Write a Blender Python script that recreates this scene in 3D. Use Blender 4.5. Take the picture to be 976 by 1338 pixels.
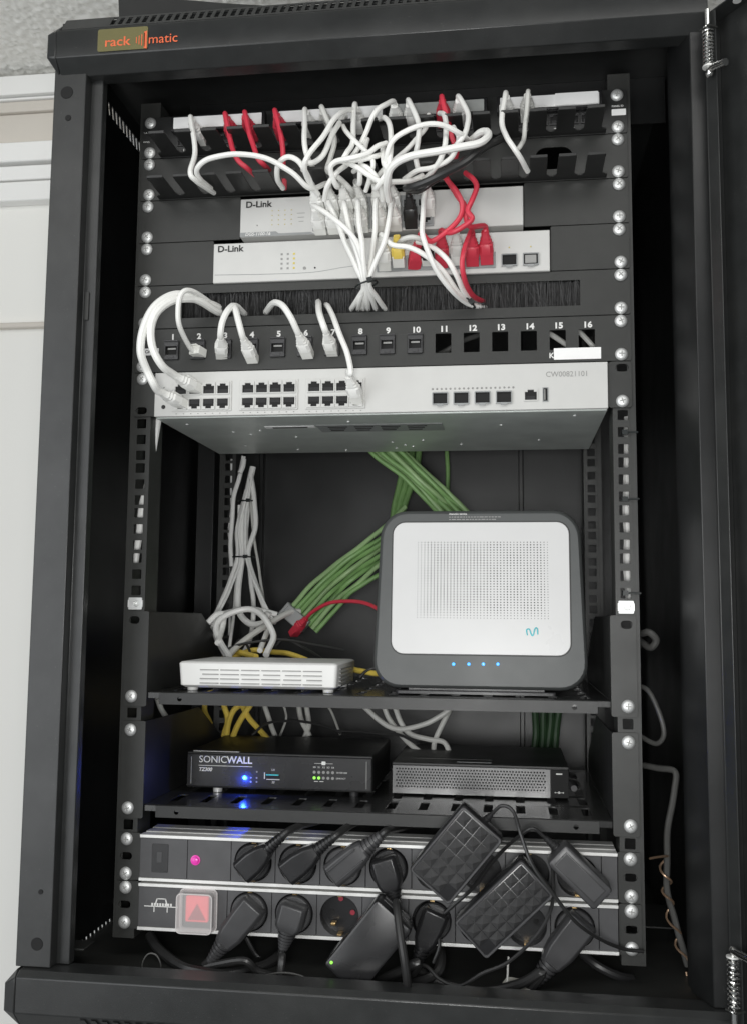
import bpy, bmesh, math, random
from mathutils import Vector, Matrix, Euler
random.seed(7)
PI = math.pi
S = bpy.context.scene
for o in list(bpy.data.objects): bpy.data.objects.remove(o)
COL = S.collection

# ------------------------------------------------------------------ camera
FPX = 1300.0                                   # focal length in photograph pixels (976 x 1338)
CLOC = Vector((0.128160, -0.933124, -0.504680))
CEUL = Euler((1.67426245, -0.00888218, 0.13555374), 'XYZ')
cd = bpy.data.cameras.new('camera'); cam = bpy.data.objects.new('camera', cd); COL.objects.link(cam)
cam.location = CLOC; cam.rotation_euler = CEUL
cd.sensor_fit = 'VERTICAL'; cd.sensor_height = 36.0; cd.sensor_width = 36.0
cd.lens = 36.0 * FPX / 1338.0
cd.clip_start = 0.02; cd.clip_end = 60
S.camera = cam
CROT = CEUL.to_matrix()
def at(x, y, Y):
    """point of the plane y = Y (depth in metres behind the rack's mounting rails) seen at a photograph pixel"""
    d = CROT @ Vector(((x - 488) / FPX, (669 - y) / FPX, -1.0))
    return CLOC + d * ((Y - CLOC.y) / d.y)

# ------------------------------------------------------------------ light (indoors: a bright room in front of the cabinet)
w = bpy.data.worlds.new('World'); S.world = w; w.use_nodes = True
w.node_tree.nodes['Background'].inputs[0].default_value = (0.93, 0.97, 1.0, 1)
w.node_tree.nodes['Background'].inputs[1].default_value = 0.20
def area(name, loc, aim, sx, sy, power, col):
    l = bpy.data.lights.new(name, 'AREA'); l.shape = 'RECTANGLE'; l.size = sx; l.size_y = sy
    l.energy = power; l.color = col
    o = bpy.data.objects.new(name, l); COL.objects.link(o); o.location = loc
    o.rotation_euler = (Vector(aim) - Vector(loc)).to_track_quat('-Z', 'Y').to_euler()
    return o
area('window_light', (-1.45, -1.70, -0.50), (-0.55, 0.4, -0.45), 1.3, 1.7, 20.0, (0.96, 0.98, 1.0))
area('room_light', (0.15, -0.80, 0.285), (0.0, 0.0, -0.75), 2.0, 0.30, 5.5, (1.0, 0.99, 0.96))
area('phone_lamp', (0.100, -1.02, -0.560), (0.02, 0.0, -0.46), 0.22, 0.22, 5.4, (1.0, 1.0, 0.985))
S.view_settings.view_transform = 'Standard'; S.view_settings.look = 'None'
S.view_settings.exposure = 0.0; S.view_settings.gamma = 1.0
S.render.engine = 'CYCLES'
S.render.resolution_x = 746; S.render.resolution_y = 1024

# ------------------------------------------------------------------ materials
MATS = {}
def mat(name, col, rough=0.5, metal=0.0, var=0.12, scale=60.0, bump=0.0, bscale=900.0, spec=0.5, alpha=1.0, emit=None, estr=0.0, trans=0.0, dust=0.0):
    m = bpy.data.materials.new(name); m.use_nodes = True
    nt = m.node_tree; b = nt.nodes['Principled BSDF']
    tc = nt.nodes.new('ShaderNodeTexCoord')
    n = nt.nodes.new('ShaderNodeTexNoise'); n.inputs['Scale'].default_value = scale; n.inputs['Detail'].default_value = 6
    nt.links.new(tc.outputs['Object'], n.inputs['Vector'])
    r = nt.nodes.new('ShaderNodeValToRGB')
    r.color_ramp.elements[0].position = 0.3; r.color_ramp.elements[1].position = 0.7
    r.color_ramp.elements[0].color = tuple(c * (1 - var) for c in col) + (1,)
    r.color_ramp.elements[1].color = tuple(min(1, c * (1 + var)) for c in col) + (1,)
    nt.links.new(n.outputs['Fac'], r.inputs['Fac'])
    out = r.outputs['Color']
    if dust > 0:                                # specks and smears of dust and scuffs, a shape of their own
        n3 = nt.nodes.new('ShaderNodeTexNoise'); n3.inputs['Scale'].default_value = 420; n3.inputs['Detail'].default_value = 2
        nt.links.new(tc.outputs['Object'], n3.inputs['Vector'])
        n4 = nt.nodes.new('ShaderNodeTexNoise'); n4.inputs['Scale'].default_value = 9; n4.inputs['Detail'].default_value = 8
        nt.links.new(tc.outputs['Object'], n4.inputs['Vector'])
        m1 = nt.nodes.new('ShaderNodeMapRange'); m1.inputs[1].default_value = 0.70; m1.inputs[2].default_value = 0.80
        nt.links.new(n3.outputs['Fac'], m1.inputs[0])
        m2 = nt.nodes.new('ShaderNodeMapRange'); m2.inputs[1].default_value = 0.5; m2.inputs[2].default_value = 0.85; m2.inputs[4].default_value = 0.35
        nt.links.new(n4.outputs['Fac'], m2.inputs[0])
        mx = nt.nodes.new('ShaderNodeMath'); mx.operation = 'ADD'; mx.use_clamp = True
        nt.links.new(m1.outputs[0], mx.inputs[0]); nt.links.new(m2.outputs[0], mx.inputs[1])
        ms = nt.nodes.new('ShaderNodeMath'); ms.operation = 'MULTIPLY'; ms.inputs[1].default_value = dust
        nt.links.new(mx.outputs[0], ms.inputs[0])
        mc = nt.nodes.new('ShaderNodeMixRGB'); mc.inputs[2].default_value = (0.30, 0.29, 0.27, 1)
        nt.links.new(ms.outputs[0], mc.inputs[0]); nt.links.new(out, mc.inputs[1]); out = mc.outputs[0]
    nt.links.new(out, b.inputs['Base Color'])
    n2 = nt.nodes.new('ShaderNodeTexNoise'); n2.inputs['Scale'].default_value = scale * 0.35; n2.inputs['Detail'].default_value = 5
    nt.links.new(tc.outputs['Object'], n2.inputs['Vector'])
    mr = nt.nodes.new('ShaderNodeMapRange'); mr.inputs[3].default_value = max(0.03, rough - 0.08); mr.inputs[4].default_value = min(1, rough + 0.10)
    nt.links.new(n2.outputs['Fac'], mr.inputs[0]); nt.links.new(mr.outputs[0], b.inputs['Roughness'])
    b.inputs['Metallic'].default_value = metal
    b.inputs['Specular IOR Level'].default_value = spec
    if bump > 0:
        nb = nt.nodes.new('ShaderNodeTexNoise'); nb.inputs['Scale'].default_value = bscale; nb.inputs['Detail'].default_value = 3
        nt.links.new(tc.outputs['Object'], nb.inputs['Vector'])
        bp = nt.nodes.new('ShaderNodeBump'); bp.inputs['Strength'].default_value = bump; bp.inputs['Distance'].default_value = 0.0006
        nt.links.new(nb.outputs['Fac'], bp.inputs['Height']); nt.links.new(bp.outputs['Normal'], b.inputs['Normal'])
    if alpha < 1: b.inputs['Alpha'].default_value = alpha
    if trans > 0: b.inputs['Transmission Weight'].default_value = trans
    if emit: b.inputs['Emission Color'].default_value = emit + (1,); b.inputs['Emission Strength'].default_value = estr
    MATS[name] = m
    return m
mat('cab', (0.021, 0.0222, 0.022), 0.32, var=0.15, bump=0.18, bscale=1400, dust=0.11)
mat('cab_shaded', (0.010, 0.0106, 0.0108), 0.36, var=0.15, bump=0.15, bscale=1400, dust=0.03)  # cabinet black darkened further, the shade inside put into the colour
mat('rail', (0.030, 0.031, 0.029), 0.42, var=0.10, bump=0.2, bscale=1500, dust=0.06)
mat('panel', (0.028, 0.029, 0.027), 0.45, var=0.08, bump=0.22, bscale=1500, dust=0.05)
mat('panel_black', (0.019, 0.0195, 0.019), 0.42, var=0.1, bump=0.15, bscale=1500, dust=0.04)
mat('plastic_black', (0.017, 0.017, 0.018), 0.26, var=0.12, bump=0.12, bscale=1800, dust=0.05)
mat('plastic_dark', (0.050, 0.050, 0.052), 0.34, var=0.12, bump=0.15, bscale=1800, dust=0.05)
mat('rubber', (0.026, 0.026, 0.027), 0.42, var=0.12)
mat('hole', (0.002, 0.002, 0.002), 0.7)
mat('white', (0.80, 0.80, 0.78), 0.42, var=0.02)
mat('white_cable', (0.88, 0.88, 0.85), 0.40, var=0.03)
mat('grey_cable', (0.62, 0.62, 0.59), 0.45, var=0.05)
mat('red_cable', (0.62, 0.045, 0.075), 0.36, var=0.08)
mat('green_cable', (0.22, 0.40, 0.14), 0.45, var=0.12)
mat('yellow_cable', (0.85, 0.64, 0.12), 0.42, var=0.06)
mat('black_cable', (0.024, 0.024, 0.024), 0.33, var=0.1)
mat('clear_plug', (0.82, 0.82, 0.78), 0.22, var=0.05)
mat('switch_white', (0.60, 0.60, 0.58), 0.38, var=0.02, bump=0.05)
mat('switch_grey', (0.30, 0.31, 0.31), 0.40, var=0.05)
mat('switch_steel', (0.62, 0.66, 0.63), 0.34, metal=0.25, var=0.10, scale=25, dust=0.10)
mat('zinc', (0.80, 0.81, 0.80), 0.46, metal=0.65, var=0.08, scale=200)
mat('chrome', (0.75, 0.75, 0.73), 0.16, metal=1.0, var=0.05)
mat('alu', (0.84, 0.84, 0.82), 0.38, metal=0.35, var=0.06, scale=120)
mat('gold', (0.60, 0.42, 0.20), 0.25, metal=0.9)
mat('router_grey', (0.080, 0.085, 0.084), 0.42, var=0.05, bump=0.1)
mat('router_white', (0.68, 0.68, 0.675), 0.30, var=0.01)
mat('ink_white', (0.75, 0.75, 0.73), 0.5)
mat('ink_grey', (0.30, 0.30, 0.29), 0.5)
mat('ink_black', (0.015, 0.015, 0.015), 0.5)
mat('ink_orange', (0.75, 0.14, 0.05), 0.45)
mat('ink_teal', (0.05, 0.50, 0.55), 0.4)
mat('tape_yellow', (0.22, 0.20, 0.08), 0.35, var=0.05, alpha=0.55)
mat('clear_strip', (0.62, 0.64, 0.62), 0.2, var=0.1, alpha=0.45)
mat('label_white', (0.90, 0.90, 0.89), 0.5, var=0.02)
mat('led_blue', (0.02, 0.1, 0.8), 0.3, emit=(0.02, 0.12, 1.0), estr=22.0)
mat('led_cyan', (0.05, 0.4, 0.8), 0.3, emit=(0.05, 0.32, 0.9), estr=0.9)
mat('led_green', (0.2, 0.6, 0.1), 0.3, emit=(0.35, 1.0, 0.08), estr=0.9)
mat('led_pink', (0.6, 0.05, 0.4), 0.25, emit=(1.0, 0.05, 0.30), estr=0.22)
mat('led_amber', (0.6, 0.5, 0.1), 0.4)
mat('switch_red', (0.70, 0.08, 0.10), 0.30, emit=(1.0, 0.06, 0.09), estr=0.30)
mat('switch_red_dark', (0.42, 0.03, 0.05), 0.35)
mat('clear_cover', (0.80, 0.78, 0.77), 0.22, var=0.03, alpha=0.38)
mat('clear_edge_glint', (0.82, 0.80, 0.79), 0.25, var=0.03, alpha=0.62)
mat('tray', (0.026, 0.0265, 0.026), 0.20, var=0.2, scale=40, bump=0.1, bscale=400, dust=0.10)
mat('module', (0.075, 0.075, 0.078), 0.42, var=0.1, bump=0.15, bscale=1800, dust=0.05)  # black plastic lifted and slightly tinted to carry the haze over the strips
mat('green_shaded', (0.03, 0.07, 0.03), 0.5, var=0.1)  # green cable darkened, shade at the cabinet's back put into the colour
mat('white_cable_lifted', (0.93, 0.93, 0.91), 0.40, var=0.03)  # white cable made paler to make up for weak light inside
mat('stud', (0.062, 0.062, 0.063), 0.24, var=0.12, dust=0.08)
mat('green_pale', (0.33, 0.50, 0.23), 0.45, var=0.12)
mat('grille', (0.16, 0.16, 0.16), 0.3, metal=0.5, var=0.1)
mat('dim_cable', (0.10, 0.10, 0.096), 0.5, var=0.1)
mat('ink_pale', (0.5, 0.5, 0.48), 0.5)
mat('shutter_red', (0.30, 0.02, 0.04), 0.4)
mat('bristle', (0.05, 0.05, 0.05), 0.45, var=0.3, scale=300)
mat('tie', (0.012, 0.016, 0.016), 0.35)
mat('copper', (0.40, 0.27, 0.18), 0.35, metal=0.6)
mat('wall_paint', (0.88, 0.875, 0.835), 0.75, var=0.015, scale=3, bump=0.15, bscale=220)
mat('trim_cream', (0.64, 0.60, 0.54), 0.6, var=0.03, scale=6)
mat('trim_white', (0.90, 0.90, 0.88), 0.55, var=0.015, scale=6)
mat('paper', (0.62, 0.61, 0.55), 0.7, var=0.06)

# ------------------------------------------------------------------ mesh helpers
class B:
    """collects shapes, then becomes ONE mesh object"""
    def __init__(s, M=None): s.v = []; s.f = []; s.mi = []; s.M = M; s.cur = 0
    def add(s, vs, fs):
        k = len(s.v)
        s.v += [tuple(s.M @ Vector(p)) if s.M else tuple(p) for p in vs]
        s.f += [tuple(i + k for i in f) for f in fs]; s.mi += [s.cur] * len(fs)
        return s
    def box(s, x0, x1, y0, y1, z0, z1):
        return s.add([(x0,y0,z0),(x1,y0,z0),(x1,y1,z0),(x0,y1,z0),(x0,y0,z1),(x1,y0,z1),(x1,y1,z1),(x0,y1,z1)],
                     [(3,2,1,0),(4,5,6,7),(0,1,5,4),(1,2,6,5),(2,3,7,6),(3,0,4,7)])
    def hexa(s, a, b):                          # two quads of four points, joined
        return s.add(list(a) + list(b), [(3,2,1,0),(4,5,6,7),(0,1,5,4),(1,2,6,5),(2,3,7,6),(3,0,4,7)])
    def prism(s, poly, a0, a1, axis='y'):
        n = len(poly)
        def p(u, t, a): return (u, a, t) if axis == 'y' else ((a, u, t) if axis == 'x' else (u, t, a))
        vs = [p(u, t, a0) for u, t in poly] + [p(u, t, a1) for u, t in poly]
        return s.add(vs, [tuple(range(n)), tuple(range(2*n-1, n-1, -1))] + [(i, i+n, (i+1) % n + n, (i+1) % n) for i in range(n)])
    def ring(s, loops, cap0=True, cap1=True):
        n = len(loops[0]); vs = [p for l in loops for p in l]; fs = []
        for k in range(len(loops) - 1):
            for i in range(n):
                j = (i + 1) % n; fs.append((k*n+i, k*n+j, (k+1)*n+j, (k+1)*n+i))
        if cap0: fs.append(tuple(range(n-1, -1, -1)))
        if cap1: fs.append(tuple(range((len(loops)-1)*n, len(loops)*n)))
        return s.add(vs, fs)
    def lathe(s, prof, c, axis='y', n=24, cap0=True, cap1=True):   # prof: (radius, offset along axis)
        loops = []
        for r, a in prof:
            l = []
            for i in range(n):
                t = 2*PI*i/n; u, q = r*math.cos(t), r*math.sin(t)
                l.append((c[0]+u, c[1]+a, c[2]+q) if axis == 'y' else ((c[0]+a, c[1]+u, c[2]+q) if axis == 'x' else (c[0]+u, c[1]+q, c[2]+a)))
            loops.append(l)
        return s.ring(loops, cap0, cap1)
    def tube(s, pts, r, n=9, cap=True):         # r: number or list
        pts = [Vector(p) for p in pts]; loops = []; up = None
        for i, p in enumerate(pts):
            t = (pts[min(i+1, len(pts)-1)] - pts[max(i-1, 0)])
            t = t.normalized() if t.length > 1e-9 else Vector((0, 0, 1))
            if up is None:
                up = Vector((0, 0, 1)) if abs(t.z) < 0.9 else Vector((1, 0, 0))
            a = up - t * up.dot(t)
            a = a.normalized() if a.length > 1e-6 else t.orthogonal().normalized()
            up = a; b = t.cross(a); rr = r[i] if isinstance(r, (list, tuple)) else r
            loops.append([tuple(p + (a*math.cos(2*PI*k/n) + b*math.sin(2*PI*k/n)) * rr) for k in range(n)])
        return s.ring(loops, cap, cap)
    def raw(s, vf, fn):
        return s.add([fn(*p) for p in vf[0]], vf[1])
    def mesh(s, name, mats, smooth=0.6):
        me = bpy.data.meshes.new(name); me.from_pydata(s.v, [], s.f)
        for m in (mats if isinstance(mats, (list, tuple)) else [mats]): me.materials.append(MATS[m])
        if len(me.materials) > 1: me.polygons.foreach_set('material_index', s.mi)
        bm = bmesh.new(); bm.from_mesh(me); bmesh.ops.recalc_face_normals(bm, faces=bm.faces); bm.to_mesh(me); bm.free()
        me.polygons.foreach_set('use_smooth', [True] * len(me.polygons)); me.set_sharp_from_angle(angle=smooth)
        return me
    def build(s, name, mats, parent=None, bevel=0.0, smooth=0.6, kind=None):
        return link(name, s.mesh(name, mats, smooth), parent, bevel=bevel, kind=kind)
def base(o):
    p = o; L = Vector(p.location)
    while p.parent: p = p.parent
    return p
def link(name, me, parent=None, loc=(0, 0, 0), rot=(0, 0, 0), bevel=0.0, kind=None):
    o = bpy.data.objects.new(name, me); COL.objects.link(o)
    if parent:
        o.parent = parent
        o.matrix_parent_inverse = Matrix.Translation(-WLOC.get(parent.name, Vector((0, 0, 0))))
    o.location = loc; o.rotation_euler = rot; WLOC[o.name] = Vector(loc)
    if bevel > 0:
        m = o.modifiers.new('bevel', 'BEVEL'); m.width = bevel; m.segments = 2; m.limit_method = 'ANGLE'; m.angle_limit = 0.7
    if kind: o['kind'] = kind
    return o
WLOC = {}
def tag(o, label, cat, group=None):
    o['label'] = label; o['category'] = cat
    if group: o['group'] = group
    return o
def thing(name, label, cat, loc=(0, 0, 0), group=None):
    o = bpy.data.objects.new(name, None); COL.objects.link(o); o.location = loc; o.empty_display_size = 0.02
    WLOC[o.name] = Vector(loc)
    return tag(o, label, cat, group)
def rect(x0, x1, z0, z1, r=0.0, n=4):
    if r <= 0: return [(x0, z0), (x1, z0), (x1, z1), (x0, z1)]
    out = []
    for cx, cz, a in ((x1-r, z0+r, -PI/2), (x1-r, z1-r, 0), (x0+r, z1-r, PI/2), (x0+r, z0+r, PI)):
        out += [(cx + r*math.cos(a + PI/2*i/n), cz + r*math.sin(a + PI/2*i/n)) for i in range(n+1)]
    return out
def circ(cx, cz, r, n=20): return [(cx + r*math.cos(2*PI*i/n), cz + r*math.sin(2*PI*i/n)) for i in range(n)]
def plate(outer, holes, t):
    """flat plate with real openings: vertices (u, v, w), w from 0 to t"""
    cu = bpy.data.curves.new('tmp', 'CURVE'); cu.dimensions = '2D'; cu.fill_mode = 'BOTH'; cu.extrude = t / 2
    for poly in [outer] + holes:
        sp = cu.splines.new('POLY'); sp.points.add(len(poly) - 1); sp.use_cyclic_u = True
        for i, (u, v) in enumerate(poly): sp.points[i].co = (u, v, 0, 1)
    o = bpy.data.objects.new('tmp', cu); COL.objects.link(o)
    me = bpy.data.meshes.new_from_object(o)
    bm = bmesh.new(); bm.from_mesh(me); bmesh.ops.remove_doubles(bm, verts=bm.verts, dist=1e-6)
    bm.verts.index_update()
    r = ([(q.co.x, q.co.y, q.co.z + t/2) for q in bm.verts], [tuple(q.index for q in f.verts) for f in bm.faces])
    bm.free(); bpy.data.objects.remove(o); bpy.data.curves.remove(cu); bpy.data.meshes.remove(me)
    return r
def front(y0):      # plate in the x-z plane whose front face is at y0
    return lambda u, v, q: (u, y0 + q, v)
def level(z0):      # plate in the x-y plane, top face at z0 + t
    return lambda u, v, q: (u, v, z0 + q)
def sidew(x0):      # plate in the y-z plane
    return lambda u, v, q: (x0 + q, u, v)
def text(body, size, loc, m, parent, name='lettering', rot=(PI/2, 0, 0), align='LEFT', bold=0.0, shear=0.0, sx=1.0, space=1.0):
    c = bpy.data.curves.new('t', 'FONT'); c.body = body; c.size = size; c.align_x = align; c.align_y = 'CENTER'
    c.offset = bold; c.shear = shear; c.extrude = 0.00008; c.space_character = space; c.resolution_u = 3
    o = bpy.data.objects.new('t', c); COL.objects.link(o)
    me = bpy.data.meshes.new_from_object(o); bpy.data.objects.remove(o); bpy.data.curves.remove(c)
    for q in me.vertices: q.co.x *= sx
    me.materials.clear(); me.materials.append(MATS[m])
    return link(name, me, parent, loc=loc, rot=rot)
def spline(P, n=7):
    P = [Vector(p) for p in P]
    if len(P) < 3: return P
    Q = [P[0]*2 - P[1]] + P + [P[-1]*2 - P[-2]]; out = []
    for i in range(1, len(Q) - 2):
        p0, p1, p2, p3 = Q[i-1:i+3]
        for k in range(n):
            t = k / n
            out.append(0.5*((2*p1) + (p2-p0)*t + (2*p0-5*p1+4*p2-p3)*t*t + (3*p1-p0-3*p2+p3)*t**3))
    return out + [P[-1]]
U = 0.04445
def hz(k, i): return -((k-1)*U + (0.00635, 0.022225, 0.0381)[i])
# ================================================================== the room behind
wall_y = 0.42
B().box(-4, 3, wall_y, wall_y + 0.1, -2.2, 0.315).build('wall', 'wall_paint', kind='structure')
def stucco():
    nx, ny = 560, 230; x0, x1, y0, y1 = -1.00, 0.55, -0.20, wall_y; rnd = random.Random(3)
    from mathutils import noise
    vs = []; fs = []
    for j in range(ny + 1):
        for i in range(nx + 1):
            x = x0 + (x1-x0)*i/nx; y = y0 + (y1-y0)*j/ny
            h = noise.noise(Vector((x*80, y*80, 0)))*0.0020 + noise.noise(Vector((x*190, y*190, 4)))*0.0034
            vs.append((x, y, 0.301 + h))
    for j in range(ny):
        for i in range(nx):
            a = j*(nx+1) + i; fs.append((a, a+1, a+nx+2, a+nx+1))
    b = B(); b.add(vs, fs); return b
o = stucco().build('ceiling', 'wall_paint', smooth=3.0, kind='structure')
# stepped cornice and slim ledges along the wall
def strip(name, z0, z1, d, m, lab, cat):
    return tag(B().box(-4, 3, wall_y - d, wall_y - 0.0005, z0, z1).build(name, m, bevel=0.002), lab, cat)
crn = thing('cornice', 'stepped cream and white cornice where the wall meets the stucco ceiling', 'cornice', (-0.6, wall_y, 0.19))
for z0, z1, d, m in ((0.262, 0.292, 0.030, 'trim_white'), (0.257, 0.2605, 0.024, 'trim_white'), (0.240, 0.2565, 0.020, 'trim_cream'), (0.192, 0.2395, 0.014, 'trim_cream')):
    B().box(-4, 3, wall_y - d, wall_y - 0.0005, z0, z1).build('moulding', m, crn, bevel=0.0015)
strip('picture_rail', 0.160, 0.190, 0.026, 'trim_white', 'upper of the white ledges on the wall, just under the cornice', 'wall ledge')
strip('picture_rail', 0.134, 0.156, 0.020, 'trim_white', 'middle white ledge on the wall, between two others', 'wall ledge')
strip('picture_rail', 0.101, 0.1305, 0.022, 'trim_white', 'lowest of the white ledges under the cornice, above the bare wall', 'wall ledge')
strip('cable_trunking', -0.089, -0.081, 0.012, 'trim_cream', 'thin cream strip running across the bare wall left of the cabinet', 'wall strip')

# ================================================================== the cabinet
CAB = thing('rack_cabinet', 'open black steel network cabinet holding all the equipment', 'cabinet', (0, 0.15, -0.86))
def cap(rows, name):
    b = B(); loops = []
    for z, hx, yf in rows: loops.append([(-hx, yf, z), (hx, yf, z), (hx, 0.40, z), (-hx, 0.40, z)])
    b.ring(loops); return b
# top cover: roof plate and a folded lip with a bevel above and below
b = B()
prof = [(-0.062, 0.004), (-0.078, 0.004), (-0.092, 0.0165), (-0.092, 0.042), (-0.0905, 0.0447), (-0.0885, 0.0447), (-0.0885, 0.018), (-0.076, 0.007), (-0.062, 0.007)]
b.prism(prof, -0.294, 0.300, 'x')
b.build('top_cover', 'cab', CAB, bevel=0.0008)
b = B(); prof2 = [(-0.303, 0.0185), (-0.290, 0.006), (-0.290, 0.055), (-0.303, 0.042)]
b.add([(-0.3040, -0.090, 0.0185), (-0.2940, -0.0925, 0.0165), (-0.2940, -0.092, 0.0425), (-0.3040, -0.090, 0.041), (-0.2950, -0.078, 0.004), (-0.3040, 0.02, 0.0185), (-0.3040, 0.02, 0.041), (-0.2950, 0.02, 0.004), (-0.290, -0.080, 0.058), (-0.290, 0.02, 0.058)],
      [(0,1,2,3), (0,4,1), (0,3,6,5), (0,5,7,4), (3,2,8), (3,8,9,6), (5,6,9,7), (1,4,7,9,8,2)])
b.build('corner_cap', 'cab', CAB, bevel=0.0012)
B().box(-0.2945, 0.2945, -0.079, 0.402, 0.0552, 0.0585).build('roof', 'cab', CAB)
# slotted bevel above the lip
n = 66; holes = []
for i in range(n):
    x = -0.243 + i * 0.0078; holes.append([(x, 0.0035), (x + 0.0042, 0.0035), (x + 0.0052, 0.0155), (x + 0.001, 0.0155)])
vf = plate([(-0.290, 0), (0.290, 0), (0.290, 0.0185), (-0.290, 0.0185)], holes, 0.001)
ang = math.radians(58)
B().raw(vf, lambda u, v, q: (u, -0.0905 + v*math.cos(ang) + q*math.sin(ang), 0.0448 + v*math.sin(ang) - q*math.cos(ang))).build('vent_strip', 'cab', CAB)
# badge
p0 = at(130, 40, -0.0925); p1 = at(193, 68, -0.0925)
def badge_z(x): return 0.0290
text('rack', 0.0128, (-0.2455, -0.0932, 0.0272), 'ink_orange', CAB, bold=0.00012, sx=1.13)
text('matic', 0.0128, (-0.2030, -0.0926, 0.0275), 'ink_orange', CAB, bold=0.0, sx=1.03)
b = B()
for k in range(4):
    x = -0.2145 + k*0.0026; h = 0.0028 + k*0.0013
    b.prism([(x, 0.0275-h), (x+0.0007, 0.0275-h-0.0004), (x+0.0007, 0.0275+h+0.0004), (x, 0.0275+h)], -0.0933, -0.0924)
b.prism([(-0.2068, 0.0195), (-0.2040, 0.0186), (-0.2040, 0.0362), (-0.2068, 0.0352)], -0.0933, -0.0924)
b.build('logo_mark', 'ink_orange', CAB)
b = B(); b.prism(rect(-0.2522, -0.2032, 0.0187, 0.0408, 0.002), -0.09305, -0.09285)
b.build('tape', 'tape_yellow', CAB)
# base: mirrored lip, floor, vents under the front
prof = [(-0.062, -0.812), (-0.086, -0.812), (-0.092, -0.8165), (-0.092, -0.846), (-0.078, -0.862), (-0.062, -0.862)]
B().prism(prof, -0.2935, 0.300, 'x').build('base_lip', 'cab', CAB, bevel=0.001)
b = B()
b.add([(-0.3045, -0.0895, -0.8225), (-0.2935, -0.0925, -0.817), (-0.2935, -0.0925, -0.8455), (-0.3045, -0.0895, -0.845), (-0.2960, -0.082, -0.8115), (-0.3045, 0.05, -0.8225), (-0.3045, 0.05, -0.845), (-0.2960, 0.05, -0.8115), (-0.2935, -0.078, -0.8625), (-0.2935, 0.05, -0.8625)],
      [(3,2,1,0), (1,4,0), (5,6,3,0), (4,7,5,0), (8,2,3), (6,9,8,3), (7,9,6,5), (2,8,9,7,4,1)])
b.build('corner_cap', 'cab', CAB, bevel=0.0012)
b = B()
for i in range(52):
    x = -0.235 + i*0.0098
    b.add([(x, -0.0905, -0.8483), (x+0.005, -0.0905, -0.8483), (x+0.008, -0.0808, -0.8595), (x+0.003, -0.0808, -0.8595), (x, -0.092, -0.848), (x+0.005, -0.092, -0.848), (x+0.008, -0.0825, -0.8595), (x+0.003, -0.0825, -0.8595)], [(0,1,2,3), (4,5,6,7), (0,1,5,4), (1,2,6,5), (2,3,7,6), (3,0,4,7)])
b.build('vent_ribs', 'cab', CAB)
B().box(-0.292, 0.292, -0.0615, 0.39, -0.832, -0.829).build('floor_plate', 'panel', CAB)
# side panels with a row of slots near roof and floor, back panel
def slots(ya, za, n, dz, lean):
    return [[(ya + i*0.0098, za), (ya + i*0.0098 + 0.0046, za), (ya + i*0.0098 + 0.0046 + lean, za - dz), (ya + i*0.0098 + lean, za - dz)][::-1] for i in range(n)]
vf = plate([(-0.078, -0.86), (0.40, -0.86), (0.40, 0.056), (-0.078, 0.056)], slots(0.027, 0.0365, 10, 0.0125, 0.004) + slots(0.020, -0.8262, 10, 0.0085, 0.003), 0.0012)
B().raw(vf, sidew(-0.2932)).build('side_panel', 'cab_shaded', CAB)
B().box(0.292, 0.2932, -0.078, 0.40, -0.86, 0.056).build('side_panel', 'cab_shaded', CAB)
B().box(-0.2918, 0.2918, 0.392, 0.394, -0.86, 0.056).build('back_panel', 'cab_shaded', CAB)
b = B()
for x in (-0.286, 0.262): b.box(x, x + 0.024, 0.345, 0.3915, -0.828, 0.05)
for x in (-0.21, 0.14): b.box(x, x + 0.006, 0.380, 0.3915, -0.828, 0.05)
b.build('rear_frame', 'cab_shaded', CAB, bevel=0.001)
# front posts (folded sheet) with their holes
for s in (-1, 1):
    P = [(-0.300, -0.080), (-0.2680, -0.080), (-0.2675, -0.069), (-0.2555, -0.069), (-0.255, -0.060), (-0.257, -0.060), (-0.2575, -0.067), (-0.2695, -0.067), (-0.270, -0.078), (-0.2985, -0.078), (-0.2985, 0.0), (-0.300, 0.0)]
    if s > 0: P = [(0.2862, -0.080), (0.300, -0.080), (0.300, 0.0), (0.2985, 0.0), (0.2985, -0.078), (0.2880, -0.078), (0.2765, -0.0485), (0.2765, -0.030), (0.2748, -0.030), (0.2748, -0.0490)]
    B().prism(P, -0.8115, 0.0165, 'z').build('front_post', 'cab' if s < 0 else 'cab_shaded', CAB, bevel=0.0017)  # right post: shade put into its darker material and slanted profile
for x, z, r in ((-0.287, -0.012, 0.0062), (-0.2845, -0.0375, 0.003), (-0.281, -0.792, 0.0055), (-0.2795, -0.748, 0.0022)):
    B().lathe([(r, -0.0003), (r*0.95, -0.0006)], (x, -0.080, z), n=20).build('bolt_hole', 'hole', CAB)
B().prism(rect(-0.2652, -0.2612, -0.232, -0.205, 0.0008), -0.0705, -0.069).build('latch_plate', 'rail', CAB, bevel=0.0003)
# gussets beside the rails at roof and floor
for s in (-1, 1):
    B().prism([(s*0.2915, 0.120), (s*0.2450, 0.120), (s*0.2450, 0.200), (s*0.2915, 0.200)], -0.8115, -0.8095, 'z').build('gusset', 'cab', CAB, bevel=0.0006)
B().prism([(-0.2915, -0.034), (-0.2580, -0.034), (-0.2580, -0.010), (-0.2915, -0.010)], -0.8115, -0.8095, 'z').build('gusset', 'panel', CAB, bevel=0.0006)
B().box(-0.22, 0.29, 0.08, 0.082, 0.005, 0.055).build('roof_beam', 'cab_shaded', CAB)
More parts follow.
